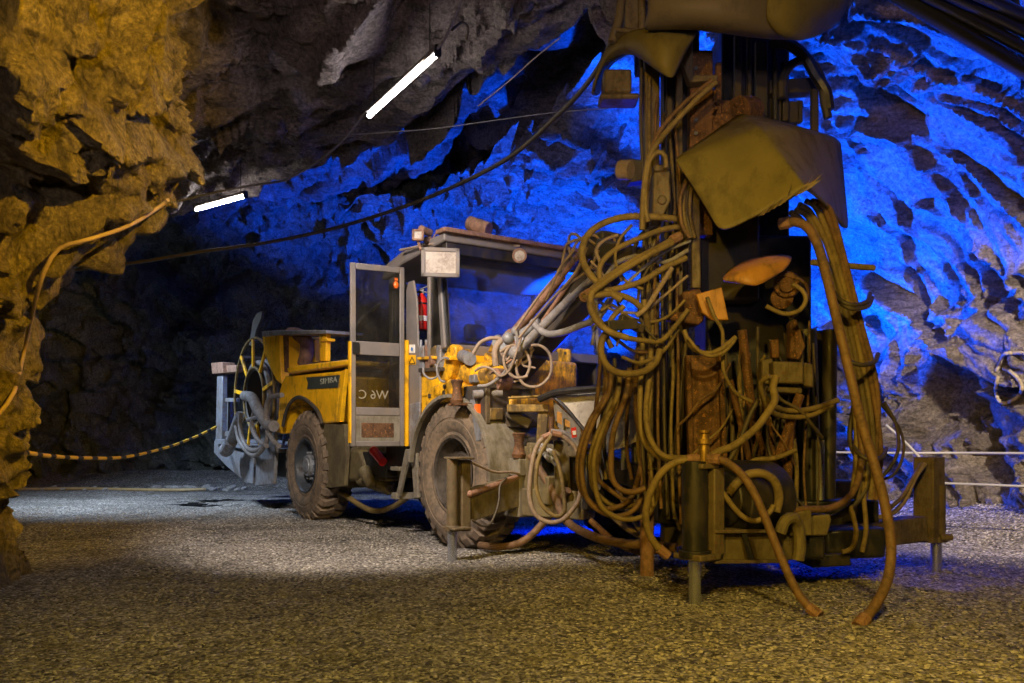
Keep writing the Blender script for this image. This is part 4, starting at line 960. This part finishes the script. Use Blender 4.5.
hose(zz([(500, 352), (512, 345), (524, 350), (530, 362), (526, 376), (514, 382)], 6.9), .012, 'hose_tan')
for k in range(7):
    x = 506 + k * 3.5; hose(zz([(x, 330 + k % 3 * 3), (x + 3 - k, 342), (x + 6 - 2 * k, 352 + k * 2), (x + random.uniform(-8, 8), 362 + k)], 6.9), .009, ('hose_tan', 'hose_gry', 'rust_lt')[k % 3], 1, name='control_hose', n=7)
part('hose_manifold', 'silver', lambda m: (m.bar(D(500, 347, 6.98), D(525, 338, 6.9), .07, .07), m.cyl(D(520, 335, 6.9), D(540, 322, 6.8), .035), m.ball(D(508, 338, 6.9), .05), m.ball(D(516, 331, 6.9), .04)), .006)
# hanging coil on the jack arm
hose(zz([(551, 434), (541, 440), (534, 455), (530, 480), (530, 500), (536, 515), (548, 522), (562, 520), (574, 508), (580, 495), (581, 470), (575, 448), (562, 436), (552, 433)], 6.6, 6.5), .020, 'hose_tan', fit=True)
hose(zz([(553, 434), (545, 445), (538, 462), (536, 485), (542, 505), (555, 516), (564, 512), (564, 495), (560, 470), (553, 450)], 6.55), .016, 'hose')
hose(zz([(551, 431), (565, 433), (575, 442), (582, 452)], 6.55), .020, 'hose_gry')
hose(zz([(471, 462), (482, 467), (495, 472), (510, 472), (519, 474)], 6.55, 6.9), .011, 'hose_tan')
hose(zz([(472, 520), (482, 526), (490, 524), (496, 512), (499, 500), (500, 486), (506, 478)], 6.5, 6.8), .009, 'hose_dk')
# long hanging hoses in front of the cover sheet
for (x0, x1, xm, yb, d, r) in ((607, 578, 584, 506, 5.75, .020), (611, 582, 592, 512, 5.7, .020), (616, 590, 600, 503, 5.8, .018), (620, 594, 606, 516, 5.65, .020), (625, 598, 612, 498, 5.85, .018)):
    hose([(x0, 372, d), (x0 - 2, 395, d), (x1 + 12, 420, d), (x1 + 2, 450, d), (x1, 475, d), (x1 + 6, yb - 12, d), (xm + 14, yb + 2, d), (xm + 34, yb + 2, d), (xm + 48, yb - 10, d), (xm + 56, yb - 40, d + .1)], r, 'hose_br' if int(x0) % 2 else 'hose', 1.0)
hose(zz([(630, 368), (626, 395), (614, 430), (611, 460), (613, 480), (622, 490), (634, 492), (645, 488)], 5.6), .022, 'hose_br')
hose(zz([(644, 300), (642, 360), (640, 400), (642, 435), (652, 452), (668, 460), (680, 462)], 5.5, 5.2), .020, 'hose')
hose(zz([(652, 310), (650, 370), (646, 410), (650, 438), (664, 456), (690, 458)], 5.45, 5.1), .020, 'hose')
hose(zz([(640, 330), (636, 380), (637, 420), (646, 445), (660, 456)], 5.6), .018, 'hose_br')
hose(zz([(700, 459), (680, 461), (664, 470), (652, 488), (646, 510), (648, 530), (656, 545), (668, 556)], 4.9, 5.0), .024, 'hose', fit=True)
hose(zz([(708, 459), (724, 461), (742, 475), (756, 497), (770, 530), (782, 560), (796, 590), (808, 606), (820, 616)], 4.9, 4.52), .026, 'hose_br', fit=True)
hose(zz([(688, 290), (686, 340), (680, 400), (676, 450), (672, 500), (680, 530)], 5.7), .014, 'hose_dk')
for k, (a, b) in enumerate(((600, 596), (604, 602), (615, 607), (634, 628), (637, 640), (648, 646), (655, 654))):
    hose([(a, 352 + k * 3, 5.9), (a, 380, 5.9), (b, 410, 5.95), (b - 2, 450, 6.0), (b + 3, 480, 6.0)], .014, ('hose_br', 'hose', 'hose_dk')[k % 3], 1)
for k in range(6):
    x = 643 + k * 7; hose([(x, 60 + k * 18, 5.72), (x - 1, 130, 5.7), (x + 2, 210, 5.68), (x - 2, 290, 5.66), (x + 1, 370, 5.64), (x, 430, 5.62), (x + 3, 500 + 5 * k, 5.6)], .011, ('hose_dk', 'hose', 'hose_br')[k % 3], 1.6, name='mast_hose')
# thinner lines tangled among the big loops
for q, r, mt in (([(690, 240), (664, 252), (636, 276), (606, 306), (592, 330)], .010, 'hose_gry'), ([(688, 275), (660, 300), (640, 312), (614, 310), (596, 300)], .009, 'hose_tan'),
                 ([(684, 300), (668, 316), (650, 322), (630, 318), (612, 306), (600, 312)], .010, 'hose'), ([(672, 250), (652, 262), (640, 290), (642, 320), (656, 340)], .009, 'hose_dk'),
                 ([(664, 345), (648, 352), (632, 350), (618, 342), (604, 330)], .010, 'hose_br'), ([(590, 262), (604, 276), (616, 296), (622, 320), (616, 346)], .008, 'hose_tan'),
                 ([(632, 226), (620, 240), (616, 262), (626, 282), (644, 290)], .010, 'hose'), ([(678, 330), (662, 352), (640, 362), (622, 358)], .012, 'hose')):
    hose(zz(q, 5.45, 5.3), r, mt, 1.0, name='control_hose', n=7)
part('hose_clamp', 'dark', lambda m: (m.bar(D(606, 326, 5.15), D(636, 324, 5.25), .05, .06), m.bar(D(620, 318, 5.2), D(642, 330, 5.3), .04, .05)), .006)
# left mast hoses and the slanting pipe
hose(zz([(716, 82), (700, 96), (675, 122), (656, 145), (647, 165), (643, 200), (642, 230)], 5.4), .020, 'hose')
hose(zz([(712, 80), (690, 98), (668, 120), (655, 140), (650, 160)], 5.45), .014, 'hose_br')
hose(zz([(666, 168), (665, 156), (658, 152), (650, 160), (646, 180), (645, 205), (648, 222)], 5.4), .016, 'hose')
for k in range(4):
    hose(zz([(690 + k * 3, 172), (682 + k * 3, 190), (681 + k * 3, 215), (686 + k * 3, 238)], 5.45), .012, 'hose' if k % 2 else 'hose_dk')
hose(zz([(686, 182), (680, 200), (682, 225), (690, 238)], 5.4), .012, 'hose_br')
# right bundle
for k, (x0, y0, x1, x2, x3, x4) in enumerate(((800, 205, 828, 846, 862, 872), (806, 202, 834, 852, 867, 878), (812, 200, 838, 857, 872, 884), (796, 210, 822, 842, 857, 866), (790, 213, 818, 838, 853, 860), (818, 202, 842, 860, 876, 880))):
    hose([(x0, y0, 5.2), (x0 + 12, y0 + 8, 5.25), (x1, 250, 5.35), (x2, 320, 5.45), (x3, 390, 5.5), (x4 - 4, 450, 5.5), (x4 - 8, 500, 5.5)], .020, ('hose', 'hose', 'hose_br')[k % 3], 1.0)
hose(zz([(780, 224), (795, 222), (808, 228), (818, 246), (826, 275), (838, 325), (850, 375), (862, 425), (876, 470), (886, 510), (891, 545), (888, 578), (876, 604), (858, 627)], 5.15, 4.32), .030, 'hose_br', fit=True)
hose(zz([(812, 262), (830, 265), (850, 266), (874, 268)], 5.4, 5.5), .022, 'hose')
for (y, x0, x1) in ((300, 838, 866), (304, 840, 868), (360, 846, 874), (455, 858, 882)):
    hose([(x0 - 4, y - 8, 5.35), (x0 + 2, y, 5.28), ((x0 + x1) / 2, y + 5, 5.25), (x1, y + 2, 5.35), (x1 + 4, y - 6, 5.5)], .014, 'hose_dk', name='hose_tie')
hose(zz([(884, 402), (896, 425), (898, 450), (888, 470), (872, 485)], 5.8), .012, 'hose_dk')
hose(zz([(878, 400), (900, 430), (903, 455), (893, 475), (880, 480)], 5.9), .010, 'hose_dk')
hose(zz([(925, 464), (915, 478), (905, 500), (893, 513), (880, 517)], 6.05, 5.8), .018, 'hose_tan')
hose(zz([(922, 464), (912, 480), (902, 497), (890, 508)], 6.05, 5.8), .014, 'hose')
hose(zz([(855, 400), (850, 440), (862, 470), (858, 500), (840, 515), (815, 520)], 5.6), .020, 'hose_dk')
hose(zz([(788, 511), (810, 509), (830, 508), (848, 498), (858, 480), (862, 450), (858, 420)], 5.2, 5.5), .024, 'hose_br')
hose(zz([(800, 516), (830, 518), (852, 506), (866, 488), (868, 460)], 5.5), .022, 'hose_dk')
hose(zz([(868, 440), (876, 470), (884, 500), (892, 508)], 5.5), .018, 'hose_dk')
hose(zz([(862, 470), (864, 500), (866, 530), (862, 552)], 5.5), .018, 'hose'); hose(zz([(850, 505), (856, 530), (852, 548), (842, 552)], 5.45), .016, 'hose')
# middle of the mast
hose(zz([(684, 330), (690, 345), (700, 352), (712, 353), (724, 347), (736, 337)], 5.3), .018)
hose(zz([(688, 338), (698, 350), (710, 356), (724, 352), (735, 340)], 5.25), .012)
hose(zz([(707, 297), (714, 316), (722, 330), (723, 350), (724, 372), (735, 392), (752, 402)], 5.35), .012)
hose(zz([(792, 284), (802, 290), (806, 300), (800, 310), (788, 314), (778, 312), (766, 306)], 5.3), .014)
hose(zz([(796, 278), (806, 284), (808, 298), (802, 308), (790, 318)], 5.35), .010, 'hose_br')
hose(zz([(776, 378), (764, 378), (762, 388), (766, 398), (776, 407), (792, 411), (815, 408), (838, 400)], 5.25, 5.5), .020)
hose(zz([(770, 376), (761, 382), (763, 396), (772, 412), (790, 417), (812, 415), (832, 405)], 5.2, 5.5), .018)
hose(zz([(776, 377), (773, 388), (775, 400), (768, 412), (756, 428), (735, 445), (720, 451), (706, 459)], 5.2, 5.0), .026)
hose(zz([(758, 400), (750, 415), (740, 440), (730, 460)], 5.4), .016, 'hose_dk')
hose(zz([(796, 450), (775, 458), (755, 460), (745, 470), (735, 485)], 5.4), .016)
hose(zz([(776, 512), (779, 498), (775, 482), (764, 474), (750, 474), (738, 482), (728, 494)], 5.05), .030, 'hose')
hose(zz([(716, 482), (728, 500), (742, 516), (756, 521), (768, 514), (774, 505)], 4.95), .016, 'hose')
for k in range(13):
    x = 712 + k * 8.5; random.seed(100 + k)
    hose([(x + random.uniform(-5, 5), 320 + random.uniform(-10, 40), 5.8), (x + random.uniform(-5, 5), 375, 5.75), (x + random.uniform(-7, 7), 425, 5.7), (x + random.uniform(-7, 7), 470, 5.65), (x + random.uniform(-5, 5), 520, 5.6)], random.choice((.008, .011, .015)), random.choice(('hose', 'hose_br', 'hose_dk', 'hose_dk', 'hose_dk')), 1, name='mast_hose')
random.seed(5)
for k in range(7):
    random.seed(230 + k); x = random.uniform(700, 800); y = random.uniform(330, 480); dx_ = random.uniform(-30, 30)
    hose([(x, y, 5.55), (x + dx_ * .4, y + 22, 5.45), (x + dx_, y + 34, 5.42), (x + dx_ * 1.6, y + 50, 5.45), (x + dx_ * 2, y + 62, 5.5)], random.choice((.007, .009, .012)), random.choice(('hose', 'hose_br', 'hose_dk')), 2, name='control_hose', n=7)
random.seed(5)
# hoses lying on the ground under the front
def ghose(pts, r, mat):
    P = []
    for a, b, d in pts:
        q = W(a, b, d); z = gz(q.x, q.y) + r * .8; P.append(Vector((q.x, q.y, max(q.z, z))))
    m = MB(); m.sweep([loc(p) for p in spline(P, .03)], r, 10); return m.build('ground_hose', mat, RIG, smooth=60)
ghose([(530, 455, 6.9), (552, 490, 6.8), (566, 520, 6.6), (590, 535, 6.2), (620, 543, 6.0), (645, 545, 5.9), (676, 548, 5.8)], .032, 'hose_br')
ghose([(568, 490, 6.7), (550, 515, 6.9), (525, 540, 6.9), (500, 547, 7.0), (480, 545, 7.2)], .03, 'hose_br')
ghose([(590, 520, 6.3), (620, 545, 6.2), (650, 552, 6.1), (690, 540, 6.0)], .022, 'rust_lt')
ghose([(600, 505, 6.4), (630, 530, 6.3), (660, 542, 6.2), (700, 530, 6.1)], .022, 'hose_tan')
ghose([(610, 470, 6.5), (625, 505, 6.4), (645, 535, 6.3), (670, 540, 6.2)], .018, 'hose_tan')
ghose([(340, 492, 9.8), (370, 510, 9.3), (392, 507, 9.0), (410, 495, 8.6)], .03, 'hose')
ghose([(645, 520, 6.2), (660, 500, 6.2), (690, 495, 6.0)], .02, 'hose_br')
print('hoses', NH[0])

# ---------------------------------------------------------------- things in the cave
M['pale_rope'] = plain('pale_rope', (.36, .36, .36), .7)
# fire extinguisher standing in the cab
fx = V(421.5, 332, .25); wf = wld(*fx); s_ = 1.0
ex = empty('fire_extinguisher', wf); tag(ex, 'red fire extinguisher mounted upright just inside the cab doorway', 'fire extinguisher')
m = MB(); m.lathe([(0, .04), (.0, .052), (.015, .058), (.27, .058), (.30, .05), (.33, .025), (.35, .02)], (0, 0, .02), (0, 0, 1), 28); m.lathe([(0, .001), (0, .052)], (0, 0, .02), (0, 0, 1), 28); m.build('cylinder', 'red', ex)
m = MB(); m.box((0, 0, .385), (.05, .03, .05)); m.bar((-.02, -.01, .40), (.07, -.02, .435), .018, .012); m.bar((-.02, -.01, .385), (.07, -.02, .375), .018, .012); m.build('valve_head', 'blackp', ex, bevel=.003)
m = MB(); m.sweep(spline([(0, -.03, .38), (-.05, -.05, .36), (-.07, -.04, .22), (-.065, -.03, .08)], .02), .01, 8); m.build('discharge_hose', 'blackp', ex)
m = MB(); m.lathe([(0, .0595), (.05, .0595)], (0, 0, .10), (0, 0, 1), 28); m.build('label_band', 'white', ex)
m = MB(); m.lathe([(0, .061), (.015, .061)], (0, 0, .26), (0, 0, 1), 28); m.build('strap', 'blackp', ex)

# fluorescent tube lamps under the roof
def tube_lamp(a, b, label):
    a = Vector(a); b = Vector(b); c = (a + b) / 2; L = (b - a).length; x = (b - a).normalized(); rz = math.atan2(x.y, x.x)
    e = empty('tube_lamp', c, rz); e.rotation_euler = (0, 0, rz); tag(e, label, 'lamp', 'fluorescent tube lamps')
    e.rotation_euler = (0, -math.asin(x.z), rz)
    m = MB(); m.cyl((-L / 2 + .03, 0, 0), (L / 2 - .03, 0, 0), .021, n=20); m.build('glass_tube', 'tube', e)
    m = MB(); m.box((0, 0, .045), (L, .05, .03)); m.build('batten', 'grey', e, bevel=.006)
    for s in (-1, 1):
        m = MB(); m.box((s * (L / 2 - .01), 0, .02), (.04, .05, .09)); m.build('end_cap', 'blackp', e, bevel=.006)
        m = MB(); m.cyl((s * L * .4, 0, .06), (s * L * .4, 0, .45), .005, n=6); m.build('hanger', 'dark', e)
    return e
tube_lamp(W(368, 117, 8.12), W(438, 53, 6.79), 'long lit white tube lamp, the larger and nearer of the two under the roof')
tube_lamp(W(195, 210, 11.4), W(246, 196, 10.7), 'small far lit white tube lamp under the dark roof brow')

def cable(pts, r, mat, name, label, cat, group=None, smooth=True):
    m = MB(); m.sweep(spline(pts, .06), r, 8); o = m.build(name, mat, None, smooth=60); tag(o, label, cat, group); return o
M['cable_tan'] = paint('tan_cable', (.42, .30, .14), (.2, .14, .07), .3, .6, sc=5, streak=False, bump=0)
cable([surf(-8, 425, .06), surf(0, 412, .06), surf(14, 392, .06), surf(24, 352, .08), surf(36, 298, .1), surf(46, 268, .1), surf(60, 248, .08), surf(90, 239, .1), surf(128, 226, .08), surf(158, 208, .1), surf(168, 200, .2)], .014, 'cable_tan', 'power_cable', 'tan cable looped across the yellow-lit rock pillar', 'cable')
lp = [W(168, 204, 9.9), W(200, 196, 9.8), W(232, 189, 9.7), W(262, 184, 9.6), W(285, 180, 9.3), W(312, 165, 9.0), W(338, 145, 8.6), W(355, 126, 8.3), W(366, 112, 8.1), W(385, 95, 7.8), W(410, 74, 7.3), W(432, 54, 6.85), W(441, 44, 6.75), W(450, 28, 6.6), W(458, 8, 6.5), W(464, -10, 6.4)]
cable(lp, .012, 'hose_gry', 'power_cable', 'grey cable running up past the near tube lamp to the roof', 'cable')
cable([W(322, 136, 9.0), W(360, 134, 8.9), W(430, 129, 8.8), W(490, 121, 8.6), W(560, 112, 8.4), W(645, 106, 8.2)], .006, 'hose_gry', 'thin_wire', 'thin pale wire stretched level below the roof towards the mast', 'wire')
cable([W(60, 272, 11.2), W(140, 262, 10.5), W(200, 252, 10.2), W(270, 242, 10), W(335, 228, 9.8), W(400, 208, 9.2), W(455, 186, 8.7), W(510, 157, 8.0), W(555, 118, 7.4), W(590, 80, 6.9), W(612, 40, 6.5), W(624, -5, 6.2)], .02, 'hose_dk', 'hanging_cable', 'thick dark cable sagging from the mast top to the far left', 'cable')
cable([W(478, 106, 8.2), W(508, 82, 7.9), W(535, 58, 7.6), W(560, 38, 7.3)], .006, 'hose_tan', 'thin_wire', 'short slanting wire under the middle of the roof', 'wire')
cable([W(452, 30, 6.7), W(462, 22, 6.9), W(468, 28, 7.0), W(466, 40, 7.0)], .010, 'hose_dk', 'hanging_cable', 'short loose cable end dangling beside the near tube lamp', 'cable')
cable([Vector((X_, Y_, gz(X_, Y_) + .03)) for X_, Y_ in ((-9.2, 16.4), (-8.2, 16.6), (-7.2, 16.3), (-6.2, 16.0), (-5.6, 16.1))], .03, 'cable_tan', 'floor_cable', 'tan cable lying on the gravel along the foot of the back wall', 'cable')
cable([W(790, 452, 8.4), W(850, 452.5, 8.2), W(900, 453, 8.0), W(960, 453, 7.8), W(1040, 453.5, 7.2)], .011, 'pale_rope', 'barrier_rope', 'white rope stretched level in front of the right rock wall', 'rope', None)
cable([W(935, 483, 7.8), W(962, 484, 7.6), W(1000, 485.5, 7.3), W(1040, 487, 7.0)], .011, 'pale_rope', 'barrier_rope', 'lower white rope beside the right-hand jack post', 'rope')
cable([W(886, 425, 7.6), W(905, 442, 7.6), W(920, 458, 7.6), W(935, 475, 7.6)], .012, 'pale_rope', 'slanting_rod', 'pale slanting rod behind the right-hand jack post', 'rod')
# yellow and black rope, sagging between the pillar and the rig
def rope_mat():
    s = NT('yellow_black_rope'); u = s.coord(); w_ = s.n('ShaderNodeTexWave', wave_type='BANDS', bands_direction='Y'); w_.inputs['Scale'].default_value = .8; s.l(u, w_.inputs[0])
    s.set(Base_Color=s.ramp(w_.outputs['Fac'], [(.30, (.03, .03, .03)), (.36, (.80, .52, .04))]), Roughness=.6); return s.m
M['rope'] = rope_mat()
cable([W(22, 452, 6.6), W(50, 456, 7.4), W(85, 458, 8.4), W(125, 457, 9.5), (W(165, 448, 10.8)), W(195, 437, 12.0), W(216, 427, 12.9)], .018, 'rope', 'barrier_rope', 'yellow and black striped rope sagging from the pillar to the rig', 'rope')
# pipes in the upper right corner
M['pipe'] = plain('dark_plastic_pipe', (.022, .024, .03), .3)
for k, (a, b) in enumerate((((896, -6), (1034, 76)), ((925, -6), (1034, 54)), ((950, -6), (1034, 36)), ((978, -6), (1034, 20)))):
    A = W(*a, 5.5 - .03 * k); B = W(*b, 6.0 - .05 * k); dv = (B - A).normalized()
    m = MB(); A2 = A - dv * .5; B2 = B + dv * .6; L = (B2 - A2).length; n = int(L / .02)
    P = [A2.lerp(B2, i / n) for i in range(n + 1)]; m.sweep(P, [.050 + .005 * (i % 2) for i in range(n + 1)] if k == 0 else .04, 16)
    o = m.build('ventilation_pipe', 'pipe', None, smooth=60)
    tag(o, ('lowest and outermost of the dark pipes in the top right corner', 'second from below of the dark pipes in the top right corner', 'third from below of the dark pipes in the top right corner', 'topmost of the dark pipes in the top right corner')[k], 'pipe', 'pipes under the roof at upper right')
# painted number on the right wall
def paint_stroke(lines, name):
    m = MB()
    for ln in lines:
        S2 = spline([Vector((a, b, 0)) for a, b in ln], 1.0)
        ds = np.array([(surf(q.x, q.y, .0) - CAMP).length for q in S2])
        pad = np.pad(ds, 4, mode='edge'); ds = np.array([pad[i:i + 9].min() for i in range(len(ds))])
        S = [CAMP + (W(q.x, q.y, 1) - CAMP).normalized() * (dd_ - .012) for q, dd_ in zip(S2, ds)]
        m.sweep(S, [.014 + .006 * random.random() for _ in S], 6)
    return m.build(name, 'chalk', None, smooth=60)
M['chalk'] = paint('spray_paint', (.42, .37, .27), (.24, .2, .14), .5, .8, sc=12, streak=False)
o = paint_stroke([[(1030, 353), (1014, 353), (1004, 354.5), (1001, 362), (996.5, 371)], [(1003, 368), (1011, 372), (1019, 380), (1022, 389), (1016, 398), (1005, 403), (998, 399), (996, 388), (998, 376)]], 'painted_number')
tag(o, 'number five sprayed in pale paint on the right rock wall', 'painted mark')

# loose stones
def stone(r, sd):
    bm = bmesh.new(); bmesh.ops.create_icosphere(bm, subdivisions=2, radius=r); rnd = random.Random(sd)
    nv = [Vector((rnd.gauss(0, 1), rnd.gauss(0, 1), rnd.gauss(0, 1))).normalized() for _ in range(9)]; dl = [rnd.uniform(.55, .85) * r for _ in nv]
    for v in bm.verts:
        for n, d in zip(nv, dl):
            e = v.co.dot(n) - d
            if e > 0: v.co -= n * e
        v.co.z *= .75
    me = bpy.data.meshes.new('fallen_rock'); bm.to_mesh(me); bm.free(); me.materials.append(M['stone']); return me
proto = [stone(1.0, k) for k in range(6)]
rnd = random.Random(4)
for k in range(26):
    px = 150 + 6.3 * k if k < 16 else 42 + 10.5 * (k - 16); d = (16.3, 16.9)[k % 2]
    p = W(px, 485, d); r = rnd.uniform(.05, .11) * (1 if k < 16 else .7)
    o = bpy.data.objects.new('fallen_rock', proto[k % 6]); COL.objects.link(o); z = gz(p.x, p.y)
    o.location = (p.x, p.y, z + r * .35); o.scale = (r * rnd.uniform(.9, 1.4), r, r * rnd.uniform(.7, 1)); o.rotation_euler = (rnd.uniform(-.3, .3), rnd.uniform(-.3, .3), rnd.uniform(0, 6))
    tag(o, 'dark fallen rock lying at the foot of the far back wall', 'rock', 'fallen rocks along the back wall')
# gravel: nobody could count it
def gravel():
    bm0 = [];
    for k in range(5):
        me = stone(1.0, 50 + k); bm = bmesh.new(); bmesh.ops.create_icosphere(bm, subdivisions=1, radius=1)
        r2 = random.Random(k); 
        for v in bm.verts: v.co *= r2.uniform(.7, 1.1); v.co.z *= .7
        bm.verts.ensure_lookup_table(); bm0.append((np.array([v.co[:] for v in bm.verts]), [[v.index for v in f.verts] for f in bm.faces])); bm.free(); bpy.data.meshes.remove(me)
    rs = np.random.RandomState(3); VV = []; FF = []; n0 = 0; cnt = 0
    for i in range(30000):
        y = 2.6 + 9.5 * rs.rand() ** 1.7; hw = y * .62; x = rs.uniform(-hw, hw); r = .0025 + .009 * rs.rand() ** 4 + .0005 * y
        if x > 4.9 - (y - 7.2) * .36 or (x < -2.9 and 5.0 < y < 7.5): continue
        v, f = bm0[i % 5]; a = rs.rand() * 6.28; c, s = math.cos(a), math.sin(a); z = gz(x, y)
        q = v * r; q = np.stack([q[:, 0] * c - q[:, 1] * s + x, q[:, 0] * s + q[:, 1] * c + y, q[:, 2] + z + r * .25], 1)
        VV.append(q); FF += [[j + n0 for j in ff] for ff in f]; n0 += len(v)
    me = bpy.data.meshes.new('loose_gravel'); me.from_pydata(np.concatenate(VV).tolist(), [], FF); me.materials.append(M['stone'])
    o = bpy.data.objects.new('loose_gravel', me); COL.objects.link(o); tag(o, 'pale loose gravel scattered over the cave floor', 'gravel', None, 'stuff')
gravel()
# puddle beside the rear wheel
def puddle():
    m = MB(); c = W(253, 500, 13.5); c = Vector((-4.0, 13.2, 0)); pts = []
    for k in range(28):
        a = 2 * PI * k / 28; r = 1 + .25 * math.sin(3 * a + 1) + .12 * math.sin(7 * a); pts.append((c.x + 1.2 * r * math.cos(a), c.y + .75 * r * math.sin(a)))
    z = max(gz(*p) for p in pts) - .015
    m.poly([(x, y, z) for x, y in pts]); o = m.build('puddle', 'water', None); tag(o, 'dark puddle on the gravel behind the rear wheel', 'puddle')
M['water'] = plain('puddle_water', (.012, .012, .015), .03)
puddle()
# ---------------------------------------------------------------- lamps
def lamp(kind, name, loc, tgt, col, power, size=.3, spot=1.2, blend=.5):
    l = bpy.data.lights.new(name, kind); l.color = col; l.energy = power
    o = bpy.data.objects.new(name, l); COL.objects.link(o); o.location = loc
    if tgt is not None: o.rotation_euler = (Vector(tgt) - Vector(loc)).to_track_quat('-Z', 'Y').to_euler()
    if kind == 'SPOT': l.spot_size = spot; l.spot_blend = blend; l.shadow_soft_size = size
    elif kind == 'AREA': l.size = size
    else: l.shadow_soft_size = size
    return o
BLUE = (.0, .07, 1.0)
lamp('SPOT', 'blue_flood', (1.0, 9.5, .5), (3.6, 8.7, 4.7), BLUE, 13000, .10, 1.45, .5)
lamp('SPOT', 'blue_flood', (.9, 9.3, .6), (-.1, 8.0, 5.0), BLUE, 5000, .10, 1.0, .6)
lamp('SPOT', 'blue_flood', (2.3, 10.6, .4), (3.5, 9.6, 1.0), BLUE, 1500, .08, 1.1, .5)
lamp('SPOT', 'blue_flood', (1.0, 12.0, .4), (.0, 14.0, 4.6), BLUE, 7500, .10, 1.4, .3)
lamp('SPOT', 'blue_flood', (1.2, 9.9, 1.2), (.9, 6.9, 0), (0, .02, 1), 800, .10, 1.9, .6)
# sodium work lamps beside and behind the camera
lamp('SPOT', 'sodium_lamp', (.9, 2.8, 3.5), (-3.1, 5.8, 2.8), (1.0, .55, .02), 1350, .05, .95, .5)
lamp('SPOT', 'sodium_lamp', (-1.0, -.6, 2.5), (2.0, 5.2, 1.5), (1.0, .58, .05), 620, .08, .95, .6)
lamp('SPOT', 'sodium_lamp', (.9, .6, 3.3), (1.0, 3.6, 0), (1.0, .68, .14), 560, .10, 1.7, .6)
# added neutral lights: key for the rig's left, ceiling bounce from behind the camera
lamp('SPOT', 'neutral_fill', (-1.6, 4.4, 3.5), (-.9, 8.3, .6), (1.0, .84, .72), 1100, .22, 1.12, .5)
lamp('SPOT', 'neutral_fill', (-.2, -2.2, 1.6), (-.8, 7.5, 5.2), (1.0, .80, .86), 420, .25, .95, .6)
lamp('SPOT', 'chamber_lamp', (-6.3, 11.8, 3.7), (-5.0, 13.6, 0), (.62, .78, 1.0), 1300, .3, 1.9, .8)
lamp('SPOT', 'work_lamp', (3.4, 3.4, 3.4), (4.6, 8.0, .9), (1.0, .80, .62), 1800, .10, .85, .7)
